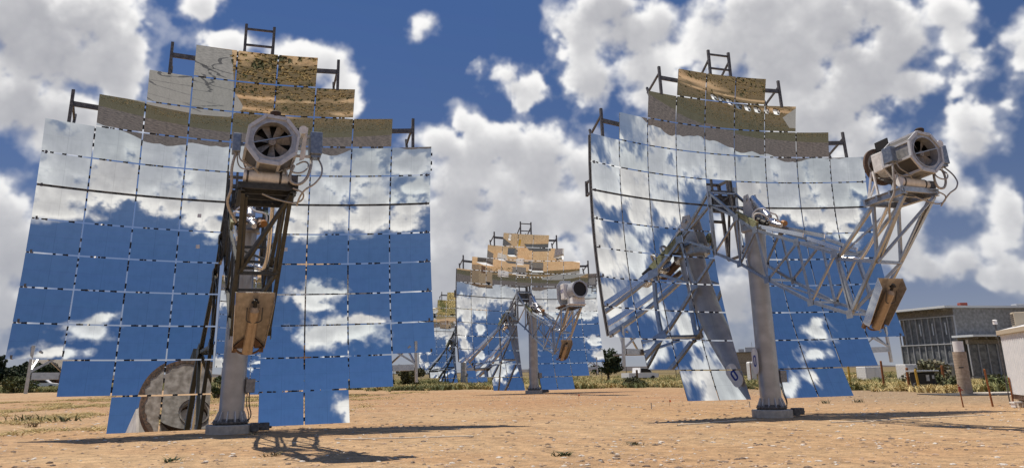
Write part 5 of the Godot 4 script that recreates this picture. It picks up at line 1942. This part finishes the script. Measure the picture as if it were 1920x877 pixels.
	for p in fl:
		var f := thing("survey_flag", p[2], "marker flag", Vector3(p[0], 0, p[1]), 0.3, "orange survey flags in the dirt")
		b = MB.new()
		b.frustum(Vector3(0, -0.05, 0), Vector3(0.02, 0.24, 0), 0.006, 0.006, 6)
		part("wire", b, M.wire, f)
		b = MB.new()
		b.box(Vector3(0.04, 0.2, 0), Vector3(0.07, 0.09, 0.004), Basis(Vector3(0, 0, 1), 0.5))
		part("flag", b, M.orange, f)
	for p in [[5.3, -33.6, "grey survey stake left of the first orange flag"], [9.1, -33.4, "grey survey stake beside the right pedestal's flag"]]:
		b = MB.new()
		b.box(Vector3(0, 0.08, 0), Vector3(0.035, 0.26, 0.02))
		var k := part(numbered("survey_stake"), b, M.panel_grey, self, Transform3D(Basis(), Vector3(p[0], 0, p[1])))
		tag(k, p[2], "stake", "grey survey stakes in the dirt")


func pickup(called: String, label: String, at: Vector3, turn: float, body: Material, group: String, van := false) -> Node3D:
	var o := thing(called, label, "truck" if not van else "car", at, turn, group)
	var b := MB.new()
	if van:
		b.prism(PackedVector2Array([Vector2(-2.2, 0.35), Vector2(2.2, 0.35), Vector2(2.25, 0.85), Vector2(1.3, 0.98), Vector2(0.7, 1.45), Vector2(-1.6, 1.45), Vector2(-2.15, 0.95)]), Vector3(0, 0, -0.85), Basis.IDENTITY, 1.7)
	else:
		b.prism(PackedVector2Array([Vector2(-2.6, 0.45), Vector2(2.5, 0.45), Vector2(2.55, 1.0), Vector2(1.5, 1.1), Vector2(1.0, 1.75), Vector2(-0.6, 1.78), Vector2(-0.7, 1.1), Vector2(-2.6, 1.1)]), Vector3(0, 0, -0.9), Basis.IDENTITY, 1.8)
	part("body", b, body, o)
	b = MB.new()
	for s in [-1.0, 1.0]:
		var z: float = s * (0.86 if van else 0.91)
		if van: b.prism(PackedVector2Array([Vector2(-1.7, 0.98), Vector2(1.1, 0.98), Vector2(0.65, 1.36), Vector2(-1.45, 1.36)]), Vector3(0, 0, z), Basis.IDENTITY, 0.012 * s)
		else: b.prism(PackedVector2Array([Vector2(-0.55, 1.15), Vector2(1.3, 1.15), Vector2(0.95, 1.65), Vector2(-0.5, 1.68)]), Vector3(0, 0, z), Basis.IDENTITY, 0.012 * s)
	part("window", b, M.car_glass, o)
	for x in [-1.5, 1.5]:
		for s in [-1.0, 1.0]:
			b = MB.new()
			b.frustum(Vector3(x, 0.36, s * 0.72), Vector3(x, 0.36, s * 0.94), 0.36, 0.36, 18)
			part("wheel", b, M.rubber, o)
	return o


func make_far_things() -> void:
	pickup("pickup_truck", "small white pickup truck far off beside the right dish's lower left corner", Vector3(17.4, 0, -118.5), 0.5, M.plate_white, "")
	# long low tan building between the right dish's mirrors
	var o := thing("flat_roofed_building", "tan flat-roofed building seen through the right dish's slot", "building", Vector3(52.0, 0, -184.0), -0.25)
	var b := MB.new()
	b.box(Vector3(4, 2.3, 0), Vector3(17, 4.7, 9))
	part("wall", b, M.tan_wall, o)
	b = MB.new()
	b.box(Vector3(4, 4.75, 0), Vector3(17.4, 0.22, 9.4))
	var rf := part("roof", b, M.soffit, o)
	b = MB.new()
	b.cbox(Vector3(-0.6, 5.4, 0), Vector3(2.2, 1.1, 2), 0.05)
	b.box(Vector3(-2.5, 5.2, 0), Vector3(1.2, 0.7, 1.4))
	b.frustum(Vector3(-0.2, 5.9, 0), Vector3(-0.2, 7.0, 0), 0.06, 0.05, 8)
	part("roof_unit", b, M.panel_grey, rf)
	b = MB.new()
	b.box(Vector3(4, 2.6, 4.53), Vector3(16.5, 0.12, 0.06))
	part("ledge", b, M.soffit, o)
	# white tank on rusty legs before it
	o = thing("tank_on_frame", "white upright tank on a rusty frame left of the right pedestal", "tank", Vector3(24.3, 0, -85.5), 0.3)
	b = MB.new()
	b.cbox(Vector3(-0.55, 1.15, 0), Vector3(0.75, 1.9, 0.8), 0.12)
	b.cbox(Vector3(0.1, 1.95, 0), Vector3(1.0, 0.35, 0.7), 0.1)
	part("tank", b, M.white, o)
	b = MB.new()
	for x in [-0.85, -0.25, 0.5]: b.bar(Vector3(x, 0, 0.3), Vector3(x, 1.9, 0.3), 0.12)
	b.bar(Vector3(-0.85, 0.25, 0.3), Vector3(0.5, 0.25, 0.3), 0.12)
	part("frame", b, M.rust, o)
	# brick house at far left
	o = thing("brick_house", "red brick house with a grey roof behind the left dish's lower left corner", "house", Vector3(-71.5, 0, -132.0), 0.35)
	b = MB.new()
	b.box(Vector3(0, 1.4, 0), Vector3(7.5, 2.9, 6))
	part("wall", b, M.brick_wall, o)
	b = MB.new()
	b.prism(PackedVector2Array([Vector2(-3.4, 0), Vector2(3.4, 0), Vector2(0, 1.5)]), Vector3(-4.0, 2.86, 0), Basis(Vector3(0, 0, -1), Vector3(0, 1, 0), Vector3(1, 0, 0)), 8.0)
	part("roof", b, M.soffit, o)
	for x in [-2.2, 1.6]:
		b = MB.new()
		b.box(Vector3(x, 1.5, 3.02), Vector3(1.1, 1.2, 0.06))
		var w := part("window", b, M.plate_white, o)
		b = MB.new()
		b.box(Vector3(x, 1.5, 3.06), Vector3(0.95, 1.05, 0.03))
		part("pane", b, M.car_glass, w)
	pickup("parked_car", "pale car parked in front of the brick house", Vector3(-66.5, 0, -118.5), 0.3, M.plate_white, "", true)
	# long white shed far left with the low sun-bleached roof
	o = thing("long_shed", "long pale shed far beyond the left dish at the picture's left edge", "shed", Vector3(-109.5, 0, -172.0), 0.4)
	b = MB.new()
	b.box(Vector3(0, 2.2, 0), Vector3(7, 4.4, 6))
	part("wall", b, M.panel_grey, o)
	b = MB.new()
	b.prism(PackedVector2Array([Vector2(-3.3, 0), Vector2(3.3, 0), Vector2(0, 0.9)]), Vector3(-3.7, 4.4, 0), Basis(Vector3(0, 0, -1), Vector3(0, 1, 0), Vector3(1, 0, 0)), 7.4)
	part("roof", b, M.roof_edge, o)
	# wire fence along the far field
	for run in [[Vector3(2.0, 0, -126.0), Vector3(34.0, 0, -122.0), "wire fence on posts crossing the far field right of the centre dish"], [Vector3(-34.0, 0, -124.0), Vector3(2.0, 0, -126.0), "wire fence on posts crossing the far field behind the left dish"]]:
		var a: Vector3 = run[0]
		var e: Vector3 = run[1]
		var f := thing("wire_fence", run[2], "fence", a)
		var n := 9
		b = MB.new()
		for y in [0.5, 0.95, 1.4, 1.85]: b.bar(Vector3(0, y, 0), e - a + Vector3(0, y, 0), 0.02)
		part("wires", b, M.wire, f)
		for i in n + 1:
			b = MB.new()
			var p: Vector3 = (e - a) * i / n
			b.frustum(p, p + Vector3(0, 2.0, 0), 0.05, 0.05, 8)
			part("fence_post", b, M.wire, f)


func make_behind() -> void:
	# what stands behind the camera and shows in the mirrors
	var o := thing("tan_hall", "tall tan hall with a dark door reflected at the upper left of the centre dish", "building", Vector3(112.0, 0, -10.0), deg_to_rad(-84.0))
	var b := MB.new()
	b.box(Vector3(0, 7, 0), Vector3(16, 14, 20))
	part("wall", b, M.tan_wall, o)
	b = MB.new()
	b.box(Vector3(0, 14.2, 0), Vector3(16.6, 0.5, 20.6))
	part("roof", b, M.soffit, o)
	b = MB.new()
	b.box(Vector3(3, 11.0, 10.05), Vector3(5, 2.4, 0.12))
	part("window", b, M.car_glass, o)
	b = MB.new()
	b.box(Vector3(-3, 2.2, 10.05), Vector3(4.4, 4.4, 0.12))
	part("door", b, M.brown_steel, o)
	var paints := [M.plate_white, M.panel_grey, M.plate_white, M.blue_box, M.plate_white, M.white, M.white, M.plate_white, M.panel_grey, M.plate_white, M.panel_grey, M.plate_white]
	var words := ["white", "grey", "white", "blue grey", "white", "pale", "white", "grey"]
	for i in 8:
		pickup("parked_car", "%s car, %s from the near end of the row parked along the far track" % [words[i], ["first", "second", "third", "fourth", "fifth", "sixth", "seventh", "eighth"][i]], Vector3(128.0 - i * 5.2, 0, 58.0 + i * 1.5), 1.9, paints[i], "cars parked along the far track", true)
	o = thing("low_block", "grey low block behind the camera beside the parked cars", "building", Vector3(96.0, 0, 8.0), deg_to_rad(-75.0))
	b = MB.new()
	b.box(Vector3(0, 2.2, 0), Vector3(9, 4.4, 7))
	part("wall", b, M.siding, o)
	b = MB.new()
	b.box(Vector3(0, 4.5, 0), Vector3(9.4, 0.25, 7.4))
	part("roof", b, M.plate_white, o)
	for p in [[34.0, -33.0, 2.6, 1.5, M.blue_box, "blue grey crate on the dirt beyond the white container"], [41.0, -22.0, 3.0, 1.8, M.plate_white, "large white crate farthest behind the white container"], [30.5, -43.0, 2.2, 1.1, M.panel_grey, "low grey crate on the dirt right of the tan column"], [44.0, -30.0, 3.4, 1.6, M.white, "longest pale crate on the dirt far right of the container"]]:
		var c := thing("yard_crate", p[5], "crate", Vector3(p[0], 0, p[1]), 0.4, "crates on the dirt beyond the container")
		b = MB.new()
		b.cbox(Vector3(0, p[3] * 0.5, 0), Vector3(p[2], p[3], 1.6), 0.03)
		part("body", b, p[4], c)
		b = MB.new()
		b.box(Vector3(0, p[3] + 0.04, 0), Vector3(p[2] + 0.1, 0.08, 1.7))
		part("lid", b, M.plate_white, c)
	for p in [[26.0, -30.0, 7.0, 5.0, 0.4], [36.0, -38.0, 9.0, 4.0, 0.2], [48.0, -16.0, 14.0, 6.0, 0.6], [24.0, -44.0, 5.0, 3.5, 0.1]]:
		b = MB.new()
		b.box(Vector3(p[0], 0.01, p[1]), Vector3(p[2], 0.03, p[3]), Basis(Vector3(0, 1, 0), p[4]))
		struct("shade_patch", b, M.dark_marks)  # thin dark sheets that paint shade on the ground for the mirrors
	for p in [[38.0, -14.0, 6.0, 3.0, 0.5, "grey shed with a white roof beyond the container"], [52.0, -34.0, 7.0, 3.4, 0.2, "long grey shed with a white roof farthest right of the container"], [60.0, -4.0, 9.0, 3.6, 0.8, "wide grey shed with a white roof before the row of parked cars"]]:
		o = thing("equipment_shed", p[5], "shed", Vector3(p[0], 0, p[1]), p[4], "white roofed sheds behind the camera")
		b = MB.new()
		b.box(Vector3(0, p[3] * 0.5, 0), Vector3(p[2], p[3], 4.0))
		part("wall", b, M.case_grey, o)
		b = MB.new()
		b.box(Vector3(0, p[3] + 0.08, 0), Vector3(p[2] + 0.5, 0.16, 4.6))
		part("roof", b, M.plate_white, o)
		b = MB.new()
		b.box(Vector3(-p[2] * 0.2, 1.1, 2.02), Vector3(1.4, 2.2, 0.06))
		part("door", b, M.brown_steel, o)
	var y := thing("yellow_figure", "yellow barrier on the dirt reflected near the centre dish's top", "figure", Vector3(27.6, 0, -36.0), 0.9)  # box and post added in place of a person in yellow
	b = MB.new()
	b.cbox(Vector3(0, 0.55, 0), Vector3(0.5, 1.1, 0.5), 0.05)
	part("body", b, M.yellow, y)
	b = MB.new()
	b.frustum(Vector3(0, 1.1, 0), Vector3(0, 1.6, 0), 0.08, 0.05, 10)
	part("figure_top", b, M.plate_white, y)


func _ready() -> void:
	make_materials()
	view_and_light()
	make_ground()
	make_hills()
	make_pad()
	rng.seed = 42
	solar_dish("large left solar dish facing the camera, fan housing hiding its upper centre", Vector3(-8.194, 5.140, -24.541), 0.3667, 0.0650, 0.010, "engine")
	solar_dish("large right solar dish with its boom and fan housing reaching out to the right", Vector3(7.471, 5.542, -28.275), 0.3455, 0.0745, 0.002, "engine", true)
	solar_dish("smaller solar dish at the centre with a white black-mouthed receiver", Vector3(0.719, 5.213, -61.169), 0.3780, 0.0862, -0.0055, "can")
	solar_dish("far solar dish half hidden between the left dish and the centre dish", Vector3(-6.9, 4.98, -104.2), 0.3750, 0.0862, 0.0, "engine")
	solar_dish("distant solar dish glimpsed only through the slot of the left dish", Vector3(-16.53, 5.19, -62.7), 0.3750, 0.0862, 0.0, "engine")
	panel_building()
	container()
	column()
	make_yard()
	make_far_things()
	make_behind()
	make_plants()
	make_vegetation()
	make_stones()
